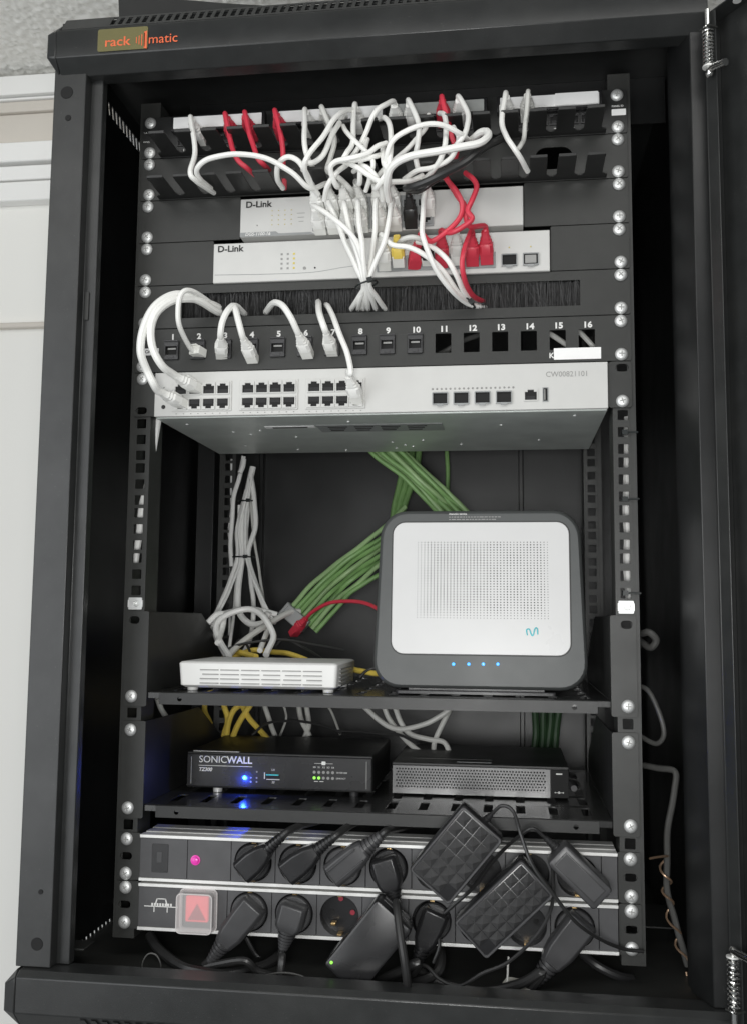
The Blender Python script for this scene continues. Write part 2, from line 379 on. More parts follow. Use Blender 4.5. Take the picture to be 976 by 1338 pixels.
# mounting rails with square holes
def rail_mesh(sgn, name):
    xi, xo = (-0.2235, -0.2445) if sgn < 0 else (0.2235, 0.2445)
    holes = []
    for k in range(1, 19):
        for i in range(3):
            zc = hz(k, i); holes.append(rect(sgn*0.2326 - 0.0047, sgn*0.2326 + 0.0047, zc - 0.0047, zc + 0.0047, 0.0008, 2))
    a, c = sorted((xi, xo))
    b = B(); b.raw(plate([(a, -0.8088), (c, -0.8088), (c, 0.0165), (a, 0.0165)], holes, 0.0018), front(0.0))
    b.box(a, a + 0.0016, 0.0019, 0.034, -0.8088, 0.0165); b.box(c - 0.0016, c, 0.0019, 0.034, -0.8088, 0.0165)
    return b.mesh(name, 'rail')
ml = rail_mesh(-1, 'rail'); mr_ = ml.copy(); mr_.name = 'rail'
for q in mr_.vertices: q.co.x = -q.co.x
mr_.flip_normals()
RL = link('rail', ml, CAB, bevel=0.0004); RR = link('rail', mr_, CAB, bevel=0.0004)
link('rail', ml, CAB, loc=(0.006, 0.29, 0)); link('rail', mr_, CAB, loc=(-0.006, 0.29, 0))
# zinc cage nuts left in the rails
b = B(); b.raw(plate(rect(-0.0068, 0.0068, -0.0058, 0.0058, 0.0008), [circ(0.001, 0, 0.0031, 14)], 0.0012), front(-0.0016))
b.lathe([(0.0034, 0.0), (0.0034, 0.006)], (0.001, -0.0003, 0), n=14, cap0=False); b.box(-0.0075, -0.0064, -0.0018, 0.002, -0.0035, 0.0035); b.box(0.0064, 0.0075, -0.0018, 0.002, -0.0035, 0.0035)
nut = b.mesh('cage_nut', 'zinc')
for s in (-1, 1): link('cage_nut', nut, CAB, loc=(s*0.2326, 0, hz(12, 0)), bevel=0.0003)
# screws: zinc pan heads with a cross recess
b = B(); b.lathe([(0.0058, 0.0), (0.0060, -0.0008), (0.0054, -0.0022), (0.0040, -0.0032), (0.0020, -0.0037), (0.0001, -0.0038)], (0, 0, 0), n=20)
b.cur = 1; b.box(-0.0026, 0.0026, -0.0039, -0.003, -0.0005, 0.0005); b.box(-0.0005, 0.0005, -0.00392, -0.003, -0.0026, 0.0026)
SCREW = b.mesh('screw', ['zinc', 'ink_grey'])
def screw(parent, x, z, y=-0.002):
    o = link('screw', SCREW, parent, loc=(x + random.uniform(-.0006, .0006), y, z), rot=(random.uniform(-.05, .05), random.uniform(0, 3), random.uniform(-.05, .05)))
    return o
def screws(parent, k, which=((-1, 0), (-1, 2), (1, 0), (1, 2)), y=-0.002):
    for s, i in which: screw(parent, s*0.2326, hz(k, i), y)
# ---- door, swung open to the right
th = math.radians(123)
DM = Matrix.Translation((0.2968, -0.0905, 0)) @ Matrix.Rotation(th, 4, 'Z') @ Matrix(((-1,0,0,0),(0,1,0,0),(0,0,1,0),(0,0,0,1)))  # local: x along the door, y inwards
b = B(DM); b.box(0.0, 0.55, -0.0180, -0.0168, -0.822, 0.014)
DOOR = b.build('door', 'cab', CAB, bevel=0.0006)
b = B(DM)
b.box(0.0, 0.0013, -0.0168, 0.0, -0.822, 0.014); b.box(0.0013, 0.55, -0.0168, 0.0, 0.0127, 0.014); b.box(0.0013, 0.55, -0.0168, 0.0, -0.822, -0.8207)
b.box(0.0013, 0.013, -0.0013, 0.0, -0.8207, 0.0127)
b.build('door_flange', 'cab', DOOR, bevel=0.0005)
b = B(DM); b.box(0.034, 0.040, -0.0168, -0.0125, -0.80, -0.03); b.build('stiffener', 'cab', DOOR, bevel=0.0015)
b = B(DM)
for u, z in ((0.030, 0.0125), (0.085, 0.0125)): b.lathe([(0.0035, -0.0006), (0.0035, 0.0004)], (u, -0.008, z), axis='z', n=14)
b.build('bolt_head', 'alu', DOOR)
def hinge(zt, zb, hz_, up):
    b = B(DM); c = (0.0085, 0.0045)
    b.tube([(c[0], c[1], zt), (c[0], c[1], zb)], 0.0024, 12)
    e = zb if up < 0 else zt
    b.tube(spline([(c[0], c[1], e), (c[0] + 0.001, c[1] + 0.0005, e - up*-0.002), (c[0] + 0.005, c[1] + 0.001, e + 0.001), (c[0] + 0.022, c[1] + 0.003, e + hz_)], 5), 0.0031, 12)
    h = b.build('hinge_pin', 'chrome', DOOR)
    b = B(DM); pts = []; z0, z1 = (zt - 0.016, zb + 0.004) if up < 0 else (zb + 0.016, zt - 0.004)
    for i in range(12*11 + 1):
        t = i / 12; pts.append((c[0] + 0.0041*math.cos(2*PI*t), c[1] + 0.0041*math.sin(2*PI*t), z0 + (z1 - z0)*t/11))
    b.tube(pts, 0.0009, 6); b.build('spring', 'chrome', h)
    b = B(DM); b.box(0.0030, 0.0140, -0.0015, 0.0085, min(z0, z0-up*-0.0012), max(z0, z0-up*-0.0012)); b.build('hinge_tab', 'rail', h); b = B(DM); b.lathe([(0.0052, 0), (0.0052, 0.0012)], (c[0], c[1], z1), axis='z', n=14); b.build('washer', 'alu', h)
hinge(0.013, -0.043, -0.003, -1)
hinge(-0.762, -0.822, 0.001, 1)
# dark flat panel leaning on top of the cabinet
P = [(-0.2700, 0.0592), (-0.2760, 0.14), (-0.2680, 0.18), (-0.242, 0.137), (-0.162, 0.1236), (-0.0421, 0.1067), (0.14, 0.078), (0.19, 0.0592)]
o = B().prism(P, 0.004, 0.150).build('equipment_box', 'panel_black', bevel=0.0015)
tag(o, 'dark sloping box lying on the roof of the cabinet', 'box')
# ================================================================== rack panels
def flat_panel(k, t=0.0018, holes=(), r=0.002, x0=-0.2413, x1=0.2413, h=1):
    z1 = -(k-1)*U - 0.0004; z0 = -(k-1+h)*U + 0.0004
    return plate(rect(x0, x1, z0, z1, r), list(holes), t)
# ---- RJ45 plug and jack meshes
def rj_jack(w=0.0116, h=0.0085, flip=False):
    """a socket: proud rim, dark cavity, latch notch, contacts"""
    s = -1 if flip else 1
    outer = rect(-w/2 - 0.0009, w/2 + 0.0009, -h/2 - 0.0009, h/2 + 0.0014 if not flip else h/2 + 0.0009)
    hole = [(-w/2, -s*h/2), (w/2, -s*h/2), (w/2, s*h*0.28), (w*0.26, s*h*0.28), (w*0.26, s*h*0.5), (-w*0.26, s*h*0.5), (-w*0.26, s*h*0.28), (-w/2, s*h*0.28)]
    b = B(); b.raw(plate(outer, [hole], 0.0012), front(-0.0012)); 
    b.cur = 1; b.box(-w/2 + .0002, w/2 - .0002, 0.0, 0.0004, -h/2 + .0002, h/2 - .0002)
    b.cur = 2
    for i in range(8): x = (i - 3.5)*0.00105; b.box(x - 0.0002, x + 0.0002, -0.0004, -0.0001, -s*h*0.48 if s > 0 else s*h*0.1*0 , -s*h*0.10 if s > 0 else h*0.4)
    return b
def frame_to(p, d, up=(0, 0, 1)):
    """matrix with local +Y along d"""
    y = Vector(d).normalized(); x = y.cross(Vector(up))
    x = x.normalized() if x.length > 1e-5 else Vector((1, 0, 0)); z = x.cross(y)
    M = Matrix((x, y, z)).transposed().to_4x4(); M.translation = Vector(p); return M
def boot_plug(M, parent, m, clear=True, big=1.0, boot=True):
    """RJ45 plug: local +Y points from the port out along the cord"""
    b = B(M); s = big
    b.box(-0.0057*s, 0.0057*s, -0.006, 0.006*s, -0.0040*s, 0.0040*s)
    b.box(-0.003*s, 0.003*s, -0.004, 0.008*s, 0.0040*s, 0.0052*s)
    o = b.build('plug', 'clear_plug' if clear else m, parent, bevel=0.0005)
    if not boot: return o
    b = B(M); L = []
    for y, wx, wz in ((0.004, 0.0062, 0.0046), (0.013, 0.0062, 0.0047), (0.0145, 0.0050, 0.0040), (0.016, 0.0054, 0.0043), (0.0175, 0.0043, 0.0037), (0.019, 0.0046, 0.0039), (0.0205, 0.0036, 0.0034), (0.0255, 0.0031, 0.0031)):
        L.append([(u*wx*s, y*s, v*wz*s) for u, v in ((-1,-.6),(-.6,-1),(.6,-1),(1,-.6),(1,.6),(.6,1),(-.6,1),(-1,.6))])
    b.ring(L); b.build('boot', m, o)
    b = B(M); b.box(-0.0032*s, 0.0032*s, 0.002*s, 0.014*s, 0.0044*s, 0.0066*s); b.build('latch', m, o, bevel=0.0006)
    return o
R_C = 0.0025
from mathutils import noise as _nz
_seed = [0]
def jitter(sp, a=0.0015, f=34.0):
    _seed[0] += 1; k = _seed[0]*7.3; n = len(sp); out = []
    for i, p in enumerate(sp):
        e = min(1.0, min(i, n - 1 - i)/5.0)
        out.append(p + Vector((_nz.noise(Vector((p.x*f, p.z*f, k))), _nz.noise(Vector((p.x*f, p.z*f, k + 31))), _nz.noise(Vector((p.x*f, p.z*f, k + 63)))))*a*e)
    return out
def cable(name, label, pts, m, r=R_C, plugs=(), group=None, cat='cable', n=9, seg=7, clear=True):
    """pts: (px, py, depth).  plugs: list of (index of end 0/-1, port point) - a plug sits at that end"""
    P = [at(*p) for p in pts]
    for e in plugs:
        if isinstance(e, tuple):
            q = at(*e[1]); d = Vector(e[2]).normalized()
            u0, u1 = (0.026, 0.034) if len(e) < 4 else (0.006, 0.014)
            if e[0] == 0: P = [q + d*u0, q + d*u1] + P
            else: P = P + [q + d*u1, q + d*u0]
    sp = jitter(spline(P, seg))
    if not plugs:
        o = B().tube(sp, r, n).build(name, m); return tag(o, label, cat, group)
    root = thing(name, label, cat, tuple(sp[0]), group)
    B().tube(sp, r, n).build('cord', m, root)
    for e in plugs:
        if isinstance(e, tuple):
            boot_plug(frame_to(at(*e[1]) + Vector(e[2]).normalized()*0.002, e[2]), root, m, clear, 1.06, len(e) < 4); continue
        p = sp[e]; q = sp[1] if e == 0 else sp[-2]
        q2 = sp[3] if e == 0 else sp[-4]
        d = (q2 - p).normalized()
        boot_plug(frame_to(p - d*0.020, d), root, m, clear)
    return root

# ---- U1 patch panel, U2 cable manager: trays of forward fingers
def finger_mesh(pitch=0.026, w=0.0165, d=0.049):
    g = pitch/2; hw = w/2; r = g - hw
    P = [(-g, 0.0), (-g, -0.008)]
    P += [(-g + r*math.sin(a), -0.008 - r*(1 - math.cos(a))) for a in (0.4, 0.8, 1.2, PI/2)]
    P += [(-hw, -d + 0.002), (-hw + 0.0008, -d)]
    Q = [(-x, y) for x, y in P[::-1]]
    b = B(); b.prism(P + Q, 0.0, 0.0013, 'z')
    b.prism([(-d - 0.0008, 0.0), (-d, 0.0), (-d - 0.0002, 0.0026), (-d - 0.0012, 0.0026)], -hw + 0.0004, hw - 0.0004, 'x')
    return b.mesh('finger', 'panel_black')
FING = finger_mesh()
def fingers(parent, z, y=-0.0021):
    for i in range(17): link('finger', FING, parent, loc=(-0.208 + i*0.026, y, z), bevel=0.0003)
PP = thing('patch_panel', 'black patch panel with white label strips at the top of the rack', 'patch panel', (0, 0, -U))
B().raw(flat_panel(1), front(-0.002)).build('panel', 'panel_black', PP, bevel=0.0003)
screws(PP, 1)
fingers(PP, -0.0432)
GR = [(-0.2053, -0.1141), (-0.0969, 0.0069), (0.0190, 0.1056), (0.1210, 0.2145)]
for gi, (a, c) in enumerate(GR):
    bb = B(); bb.box(a - 0.003, c + 0.003, -0.0105, -0.0022, -0.0205, -0.0045); bb.build('housing', 'plastic_black', PP, bevel=0.0006)
    if gi != 2:
        B().prism(rect(a, c, -0.0186, -0.0068, 0.0008), -0.0118, -0.0106).build('label_strip', 'label_white', PP, bevel=0.0002)
        if gi == 3: B().prism(rect(a + 0.052, c - 0.001, -0.0184, -0.0062, 0.0008), -0.0126, -0.0119).build('label_strip', 'label_white', PP)
    else:
        B().prism(rect(a, c, -0.0186, -0.0068, 0.0008), -0.0118, -0.0106).build('label_strip', 'clear_strip', PP, bevel=0.0002)
        bb = B()
        for q in range(14): x = a + 0.004 + q*0.0059; bb.box(x, x + 0.0016, -0.01065, -0.0105, -0.0180, -0.0075)
        bb.build('strip_print', 'ink_grey', PP)
jk = rj_jack(); JACKM = jk.mesh('port', ['plastic_black', 'hole', 'plastic_dark'])
num = 0
for a, c in GR:
    for q in range(6):
        num += 1; x = a + 0.0085 + q*0.0150
        link('port', JACKM, PP, loc=(x, -0.0022, -0.0275))
        text(str(num), 0.0046, (x, -0.00235, -0.0375), 'ink_white', PP, align='CENTER', bold=0.0001)
for s, z in ((-1, -0.0165), (1, -0.0165), (1, -0.0245)):
    pass
B().prism(rect(0.2268, 0.2402, -0.0265, -0.0202, 0.0004), -0.0024, -0.0021).build('label', 'label_white', PP)
text('PANEL ID', 0.0026, (0.2270, -0.00225, -0.0172), 'ink_white', PP, bold=0.00005)
text('1 A', 0.0028, (-0.2400, -0.00225, -0.0165), 'ink_white', PP); text('PANEL', 0.0024, (-0.2400, -0.00225, -0.0262), 'ink_white', PP)

CM = thing('cable_manager', 'black cable manager panel with forward fingers below the patch panel', 'cable manager', (0, 0, -2*U))
B().raw(flat_panel(2, holes=[rect(x - 0.018, x + 0.018, -1.5*U - 0.010, -1.5*U + 0.012, 0.0105, 6) for x in (-0.002, 0.172)]), front(-0.002)).build('panel', 'panel', CM, bevel=0.0003)
screws(CM, 2); fingers(CM, -2*U + 0.0010)

# ---- U3, U4 small switches on long ears
def ears(parent, k, xa, xc):
    for x0, x1 in ((-0.2413, xa), (xc, 0.2413)):
        z1 = -(k-1)*U - 0.0004; z0 = -k*U + 0.0004
        B().raw(plate(rect(x0, x1, z0, z1, 0.0015), [], 0.0018), front(-0.002)).build('ear', 'panel', parent, bevel=0.0003)
    screws(parent, k)
def led_dot(parent, x, y, z, r, m, name='led'):
    return B().lathe([(r, 0.0), (r, -0.0003), (r*0.6, -0.0006)], (x, y, z), n=10).build(name, m, parent)
jb = rj_jack(); JW = jb.mesh('port', ['switch_grey', 'hole', 'plastic_dark'])
jb = rj_jack(flip=True); JWF = jb.mesh('port', ['switch_grey', 'hole', 'plastic_dark'])
S3 = thing('network_switch', 'narrower white switch on black ears, right under the cable manager', 'switch', (0, 0, -3*U), 'rack switches')
ears(S3, 3, -0.1362, 0.1432)
B().box(-0.1355, 0.1425, -0.0050, 0.11, -0.1322, -0.0930).build('case', 'switch_white', S3, bevel=0.0008)
B().prism([(-0.1353, -0.1321), (-0.0600, -0.1321), (-0.0640, -0.1300), (-0.0960, -0.1300), (-0.0990, -0.1278), (-0.1353, -0.1278)], -0.0054, -0.0051).build('name_band', 'switch_grey', S3)
text('D-Link', 0.0090, (-0.1300, -0.0053, -0.0995), 'ink_black', S3, bold=0.00022, sx=1.05)
text('DGS-1100-16', 0.0046, (-0.1300, -0.0056, -0.1300), 'ink_white', S3, bold=0.0001, shear=0.2)
for i in range(4):
    for j in range(4): led_dot(S3, -0.103 + i*0.0065, -0.0051, -0.1065 - j*0.0048, 0.0005, 'led_amber')
led_dot(S3, -0.118, -0.0051, -0.1210, 0.0007, 'ink_grey')
C3 = [-0.0535 + 0.0137*k for k in range(4)] + [0.0045 + 0.0145*k for k in range(4)]
for a, c in ((-0.0620, -0.0045), (-0.0035, 0.0570)):
    B().box(a, c, -0.0065, -0.0051, -0.1296, -0.0975).build('port_block', 'switch_grey', S3, bevel=0.0003)
for x in C3:
    link('port', JW, S3, loc=(x, -0.0066, -0.1050)); link('port', JWF, S3, loc=(x, -0.0066, -0.1220))
b = B()
for x in C3:
    for z in (-0.0962, -0.1309): b.box(x - 0.0015, x + 0.0012, -0.00535, -0.0051, z - 0.0004, z + 0.0004)
for q in range(3): b.box(-0.078 + 0.001*q, -0.070 - 0.0006*q, -0.0053, -0.0051, -0.1105 - q*0.0042, -0.1100 - q*0.0042)
b.build('port_marks', 'ink_grey', S3)
S4 = thing('network_switch', 'wider white switch on black ears, just above the brush panel', 'switch', (0, 0, -4*U), 'rack switches')
ears(S4, 4, -0.1628, 0.1680)
B().box(-0.1620, 0.1672, -0.0050, 0.12, -0.1783, -0.1380).build('case', 'switch_white', S4, bevel=0.0008)
text('D-Link', 0.0090, (-0.1578, -0.0053, -0.1440), 'ink_black', S4, bold=0.00022, sx=1.05)
for i in range(3):
    for j in range(4): B().box(-0.0935 + i*0.0062, -0.0915 + i*0.0062, -0.0053, -0.005, -0.1525 - j*0.0048, -0.1505 - j*0.0048).build('led', 'ink_grey' if i < 2 else 'led_amber', S4)
led_dot(S4, -0.0695, -0.0051, -0.1665, 0.0016, 'ink_grey', 'button'); led_dot(S4, -0.0590, -0.0051, -0.1665, 0.0009, 'ink_black', 'button')
B().tube(spline([(-0.160, -0.0051, -0.1700), (-0.10, -0.0051, -0.1712), (-0.06, -0.0051, -0.1708), (-0.03, -0.0051, -0.1670), (-0.005, -0.0051, -0.1655)]), 0.0003, 5).build('trim_line', 'switch_grey', S4)
B().box(0.0020, 0.1160, -0.0066, -0.0051, -0.1735, -0.1580).build('port_block', 'switch_grey', S4, bevel=0.0003)
C4 = [0.0098 + 0.01403*k for k in range(8)]
for x in C4: link('port', JWF, S4, loc=(x, -0.0067, -0.1655))
b = B()
for x in C4:
    b.box(x - 0.0015, x + 0.0012, -0.0053, -0.0051, -0.1566, -0.1559)
for q in range(9): b.box(0.006 + q*0.0045, 0.0092 + q*0.0045, -0.0053, -0.0051, -0.1436, -0.1432); b.box(0.006 + q*0.0045, 0.0085 + q*0.0045, -0.0053, -0.0051, -0.1452, -0.1448)
b.build('port_marks', 'ink_grey', S4)
sf = B(); sf.raw(plate(rect(-0.0075, 0.0075, -0.0060, 0.0060, 0.0005), [rect(-0.0066, 0.0066, -0.0050, 0.0050)], 0.002), front(-0.002)); sf.cur = 1; sf.box(-0.0066, 0.0066, 0, 0.0004, -0.005, 0.005); sf.cur = 0; sf.box(-0.003, 0.003, -0.0024, -0.0015, -0.0075, -0.0058)
SFP = sf.mesh('optical_port', ['switch_grey', 'hole'])
for x in (0.129, 0.1492):
    link('optical_port', SFP, S4, loc=(x, -0.0051, -0.1665)); led_dot(S4, x, -0.0051, -0.1540, 0.0007, 'led_amber')
B().box(0.1437, 0.1545, -0.0068, -0.0053, -0.1705, -0.1625).build('optical_port_plug', 'ink_grey', S4, bevel=0.0004)

# ---- U5 brush panel
BP = thing('brush_panel', 'black panel with a long slot of dark bristles', 'brush panel', (0, 0, -5*U))
B().raw(flat_panel(5, holes=[rect(-0.194, 0.195, -0.2120, -0.1872, 0.0006, 2)]), front(-0.002)).build('panel', 'panel', BP, bevel=0.0004)
screws(BP, 5)
b = B(); rr = random.Random(5)
for i in range(2600):
    x = -0.1945 + 0.39*rr.random(); y = 0.001 + 0.006*rr.random(); t = rr.gauss(0, 0.0012); h = 0.0002
    if rr.random() < 0.05: t = rr.gauss(0, 0.006); y = -0.001
    b.add([(x - h, y, -0.1870), (x + h, y, -0.1870), (x + t + h*0.7, y - 0.001*rr.random(), -0.2122), (x + t - h*0.7, y, -0.2122)], [(0,1,2,3)])
b.build('bristles', 'bristle', BP, kind='stuff')
B().box(-0.196, 0.197, 0.0085, 0.0095, -0.2135, -0.1855).build('brush_backing', 'hole', BP)

# ---- U6 keystone panel
KP = thing('keystone_panel', 'dark grey sixteen-port panel numbered 1 to 16, jacks in the first ten', 'patch panel', (0, 0, -6*U))
KX = [-0.2031 + 0.02692*k for k in range(16)]
zk = -0.2448
B().raw(flat_panel(6, holes=[rect(x - 0.0075, x + 0.0075, zk - 0.0095, zk + 0.0095, 0.0005, 1) for x in KX]), front(-0.002)).build('panel', 'panel', KP, bevel=0.0003)
screws(KP, 6, ((-1, 2), (1, 0), (1, 2)))
b = B(); b.raw(plate(rect(-0.0072, 0.0072, -0.0094, 0.0094, 0.0006, 2), [rect(-0.0058, 0.0058, -0.0046, 0.0040), ], 0.004), front(-0.0045))
b.box(-0.0072, 0.0072, -0.0062, -0.0046, 0.0085, 0.0098); b.box(-0.0066, -0.0060, -0.0052, -0.0045, -0.0060, 0.0052); b.box(0.0060, 0.0066, -0.0052, -0.0045, -0.0060, 0.0052); b.box(-0.003, 0.003, -0.0050, -0.0044, -0.0082, -0.0055)
b.cur = 1; b.box(-0.0058, 0.0058, -0.0006, 0.02, -0.0046, 0.0040)
b.cur = 2; b.box(-0.0042, 0.0042, -0.0022, -0.0014, 0.0010, 0.0028)
KEY = b.mesh('keystone_jack', ['plastic_dark', 'hole', 'ink_grey'])
for i, x in enumerate(KX):
    if i < 10: link('keystone_jack', KEY, KP, loc=(x, 0, zk), bevel=0.0003)
    text(str(i + 1), 0.0078, (x + 0.0008, -0.0022, -0.2312), 'ink_white', KP, align='CENTER', bold=0.0003, sx=1.1)
B().prism(rect(0.1700, 0.2135, -0.2640, -0.2530, 0.0004), -0.0026, -0.0021).build('label', 'label_white', KP)
text('K', 0.0070, (0.1655, -0.0022, -0.2600), 'ink_white', KP, bold=0.0002)
B().prism(rect(-0.2310, -0.2165, -0.2490, -0.2420, 0.0003), -0.0025, -0.0021).build('label', 'label_white', KP)
text('CAT 7', 0.0042, (-0.2306, -0.0026, -0.2455), 'ink_black', KP, bold=0.0001)

# ---- U7 the wide silver switch
S7 = thing('network_switch', 'full-width pale switch with three blocks of ports and its steel underside showing', 'switch', (0, 0, -7*U), 'rack switches')
for s in (-1, 1):
    x0, x1 = (-0.2413, -0.2185) if s < 0 else (0.2195, 0.2413)
    hl = [rect(s*0.2326 - 0.0058, s*0.2326 + 0.0058, hz(7, 2 if s < 0 else 0) - 0.0035, hz(7, 2 if s < 0 else 0) + 0.0035, 0.0034, 4)]
    B().raw(plate(rect(x0, x1, -0.3108, -0.2671, 0.003), hl, 0.0018), front(-0.002)).build('ear', 'rail', S7, bevel=0.0003)
screw(S7, -0.2326, hz(7, 0)); screw(S7, 0.2326, hz(7, 2))
B().box(-0.2180, 0.2190, -0.0060, -0.0012, -0.3120, -0.2680).build('front_face', 'switch_white', S7, bevel=0.0006)
B().box(-0.2175, 0.2185, -0.0012, 0.215, -0.3132, -0.2685).build('case', 'switch_steel', S7, bevel=0.0008)
RIV = B().lathe([(0.0016, 0.0), (0.0016, -0.0006), (0.0008, -0.0009)], (0, 0, 0), axis='z', n=10).mesh('rivet', 'zinc')
for x, y in ((-0.196, 0.03), (-0.16, 0.075), (-0.145, 0.09), (-0.13, 0.07), (-0.10, 0.11), (-0.03, 0.03), (0.0, 0.15), (0.02, 0.18), (0.012, 0.17), (0.035, 0.14), (-0.115, 0.19), (-0.17, 0.16), (0.12, 0.06), (0.16, 0.15), (0.19, 0.02), (-0.06, 0.20), (0.0, 0.19), (0.075, 0.17)):
    link('rivet', RIV, S7, loc=(x, y, -0.3132))
B().raw(plate(rect(-0.120, -0.068, 0.047, 0.058, 0.001), [], 0.0003), level(-0.3137)).build('sticker', 'label_white', S7)
B().raw(plate(rect(-0.066, 0.062, 0.045, 0.082, 0.001), [], 0.0003), level(-0.3137)).build('sticker', 'switch_grey', S7)
b = B()
for i in range(3):
    for j in range(4): x = -0.055 + j*0.027; b.prism(rect(x, x + 0.020 - 0.003*i, 0.052 + i*0.009, 0.0555 + i*0.009, 0.0012), -0.3142, -0.3138, 'z')
b.prism(rect(-0.112, -0.076, 0.0505, 0.0545), -0.3142, -0.3138, 'z')
b.build('sticker_print', 'ink_black', S7)
C7 = [-0.1907 + 0.0142*k for k in range(4)] + [-0.1230 + 0.01365*k for k in range(4)] + [-0.0577 + 0.01367*k for k in range(4)]
for g in range(3):
    a, c = C7[g*4] - 0.0085, C7[g*4 + 3] + 0.0085
    B().box(a, c, -0.0072, -0.0061, -0.3076, -0.2778).build('port_block', 'switch_white', S7, bevel=0.0003)
    b = B(); 
    for q in range(8): x = a + 0.004 + q*(c - a - 0.008)/7; b.box(x - 0.0006, x + 0.0006, -0.0063, -0.006, -0.3100, -0.3092)
    b.build('port_marks', 'ink_grey', S7)
jb = rj_jack(0.0112, 0.0098); J7 = jb.mesh('port', ['switch_white', 'hole', 'plastic_dark'])
jb = rj_jack(0.0112, 0.0098, True); J7F = jb.mesh('port', ['switch_white', 'hole', 'plastic_dark'])
for x in C7:
    link('port', J7, S7, loc=(x, -0.0073, -0.2855)); link('port', J7F, S7, loc=(x, -0.0073, -0.3003))
for k in range(4): link('optical_port', SFP, S7, loc=(0.0635 + 0.01993*k, -0.0061, -0.2998))
link('port', J7, S7, loc=(0.1482, -0.0061, -0.2980))
b = B(); b.raw(plate(rect(-0.0027, 0.0027, -0.0068, 0.0068), [rect(-0.0019, 0.0019, -0.006, 0.006)], 0.0008), front(-0.0008)); b.cur = 1; b.box(-0.0019, 0.0019, 0, 0.0002, -0.006, 0.006); b.cur = 2; b.box(-0.0011, -0.0001, -0.0006, -0.0001, -0.005, 0.005)
link('usb_port', b.mesh('usb_port', ['switch_grey', 'hole', 'ink_grey']), S7, loc=(0.1617, -0.0061, -0.2980))
for k in range(19): led_dot(S7, 0.0562 + k*0.00421, -0.0061, -0.2904, 0.0010, 'ink_grey')
text('CW00821101', 0.0072, (0.1620, -0.0063, -0.2790), 'ink_grey', S7, sx=0.95)
led_dot(S7, -0.2085, -0.0061, -0.3025, 0.0021, 'ink_black', 'button')
for k in range(4): led_dot(S7, -0.2085, -0.0061, -0.2950 + k*0.004, 0.0007, 'ink_grey')

# cables crossing behind the empty keystone openings
for i, P in enumerate(([(700, 425, 0.05), (735, 447, 0.03), (760, 462, 0.03), (800, 480, 0.05)], [(745, 420, 0.05), (762, 437, 0.03), (778, 455, 0.03), (800, 470, 0.05)], [(540, 470, 0.05), (578, 460, 0.03), (600, 447, 0.03), (630, 436, 0.05)])):
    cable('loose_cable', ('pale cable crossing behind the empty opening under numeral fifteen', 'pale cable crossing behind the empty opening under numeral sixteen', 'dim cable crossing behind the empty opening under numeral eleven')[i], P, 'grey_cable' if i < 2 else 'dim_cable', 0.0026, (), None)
# ================================================================== shelves
def shelf(label, hk0, hk1, ztray, zlip, slotted_first, depth):
    z0 = hz(*hk0); z1 = hz(*hk1)
    sh = thing('rack_shelf', label, 'shelf', (0, 0, ztray), 'vented shelves')
    for s in (-1, 1):
        x0, x1 = (-0.2413, -0.2180) if s < 0 else (0.2180, 0.2413)
        hl = [rect(s*0.2326 - 0.0052, s*0.2326 + 0.0052, z0 - 0.0036, z0 + 0.0036, 0.0034, 4)] if slotted_first else []
        B().raw(plate(rect(x0, x1, z1 - 0.0095, z0 + 0.0085, 0.002), hl, 0.0018), front(-0.002)).build('ear', 'rail', sh, bevel=0.0004)
        screw(sh, s*0.2326, z1)
        if not slotted_first: screw(sh, s*0.2326, z0)
        zt = z0 + 0.008
        P = [(-0.0002, ztray), (-0.0002, zt), (0.165, zt - 0.001), (0.279, zt - 0.054), (depth, ztray)]
        B().raw(plate(P, [], 0.0014), sidew(-0.2194 if s < 0 else 0.2180)).build('side_wall', 'panel_black', sh, bevel=0.0003)
    holes = []
    for r in range(5):
        for i in range(14):
            x = -0.1975 + i*0.0304; y = 0.022 + r*0.053; holes.append(rect(x - 0.0042, x + 0.0042, y, y + 0.038, 0.001, 2))
    B().raw(plate(rect(-0.2178, 0.2178, 0.0022, depth), holes, 0.0014), level(ztray - 0.0014)).build('tray', 'tray', sh, bevel=0.0002)
    hl = [circ(x, zlip - 0.0055, 0.0023, 14) for x in (-0.1855, 0.1855)]
    B().raw(plate(rect(-0.2060, 0.2060, zlip - 0.0108, zlip, 0.0006), hl, 0.0014), front(-0.0005)).build('front_lip', 'panel_black', sh, bevel=0.0004)
    B().box(-0.2178, 0.2178, 0.0008, 0.0024, ztray - 0.006, ztray - 0.0002).build('front_edge', 'tray', sh, bevel=0.0004)
    return sh
SH1 = shelf('black vented shelf carrying the white box and the big white-faced router', (12, 1), (14, 0), -0.5800, -0.5806, True, 0.30)
SH2 = shelf('lower black vented shelf carrying the firewall and the perforated unit', (14, 2), (16, 1), -0.6860, -0.6864, False, 0.30)

# ---- white modem box with rows of front slots
MD = thing('modem', 'small flat white box with rows of slots, on the upper shelf', 'modem', (-0.115, 0.07, -0.578))
L = []
for z, i in ((-0.5765, 0.004), (-0.5740, 0.0005), (-0.5530, -0.001), (-0.5515, 0.0005), (-0.5510, 0.003)):
    L.append([(x, y, z) for x, y in rect(-0.1930 + i, -0.0370 - i, 0.020 + i, 0.128 - i, 0.0035, 3)])
B().ring(L).build('case', 'white', MD)
b = B(); rr = random.Random(2)
for r in range(4):
    z = -0.5590 - r*0.0043
    for q in range(6):
        x0 = -0.172 + q*0.0205; x1 = x0 + 0.0185
        if rr.random() < 0.5: x0 += 0.004*rr.random()
        b.box(x0, x1, 0.0185, 0.0215, z - 0.0005, z + 0.0005)
for r in range(5):
    z = -0.5575 - r*0.0038; b.box(-0.0382, -0.0352, 0.035, 0.105, z - 0.0006, z + 0.0006)
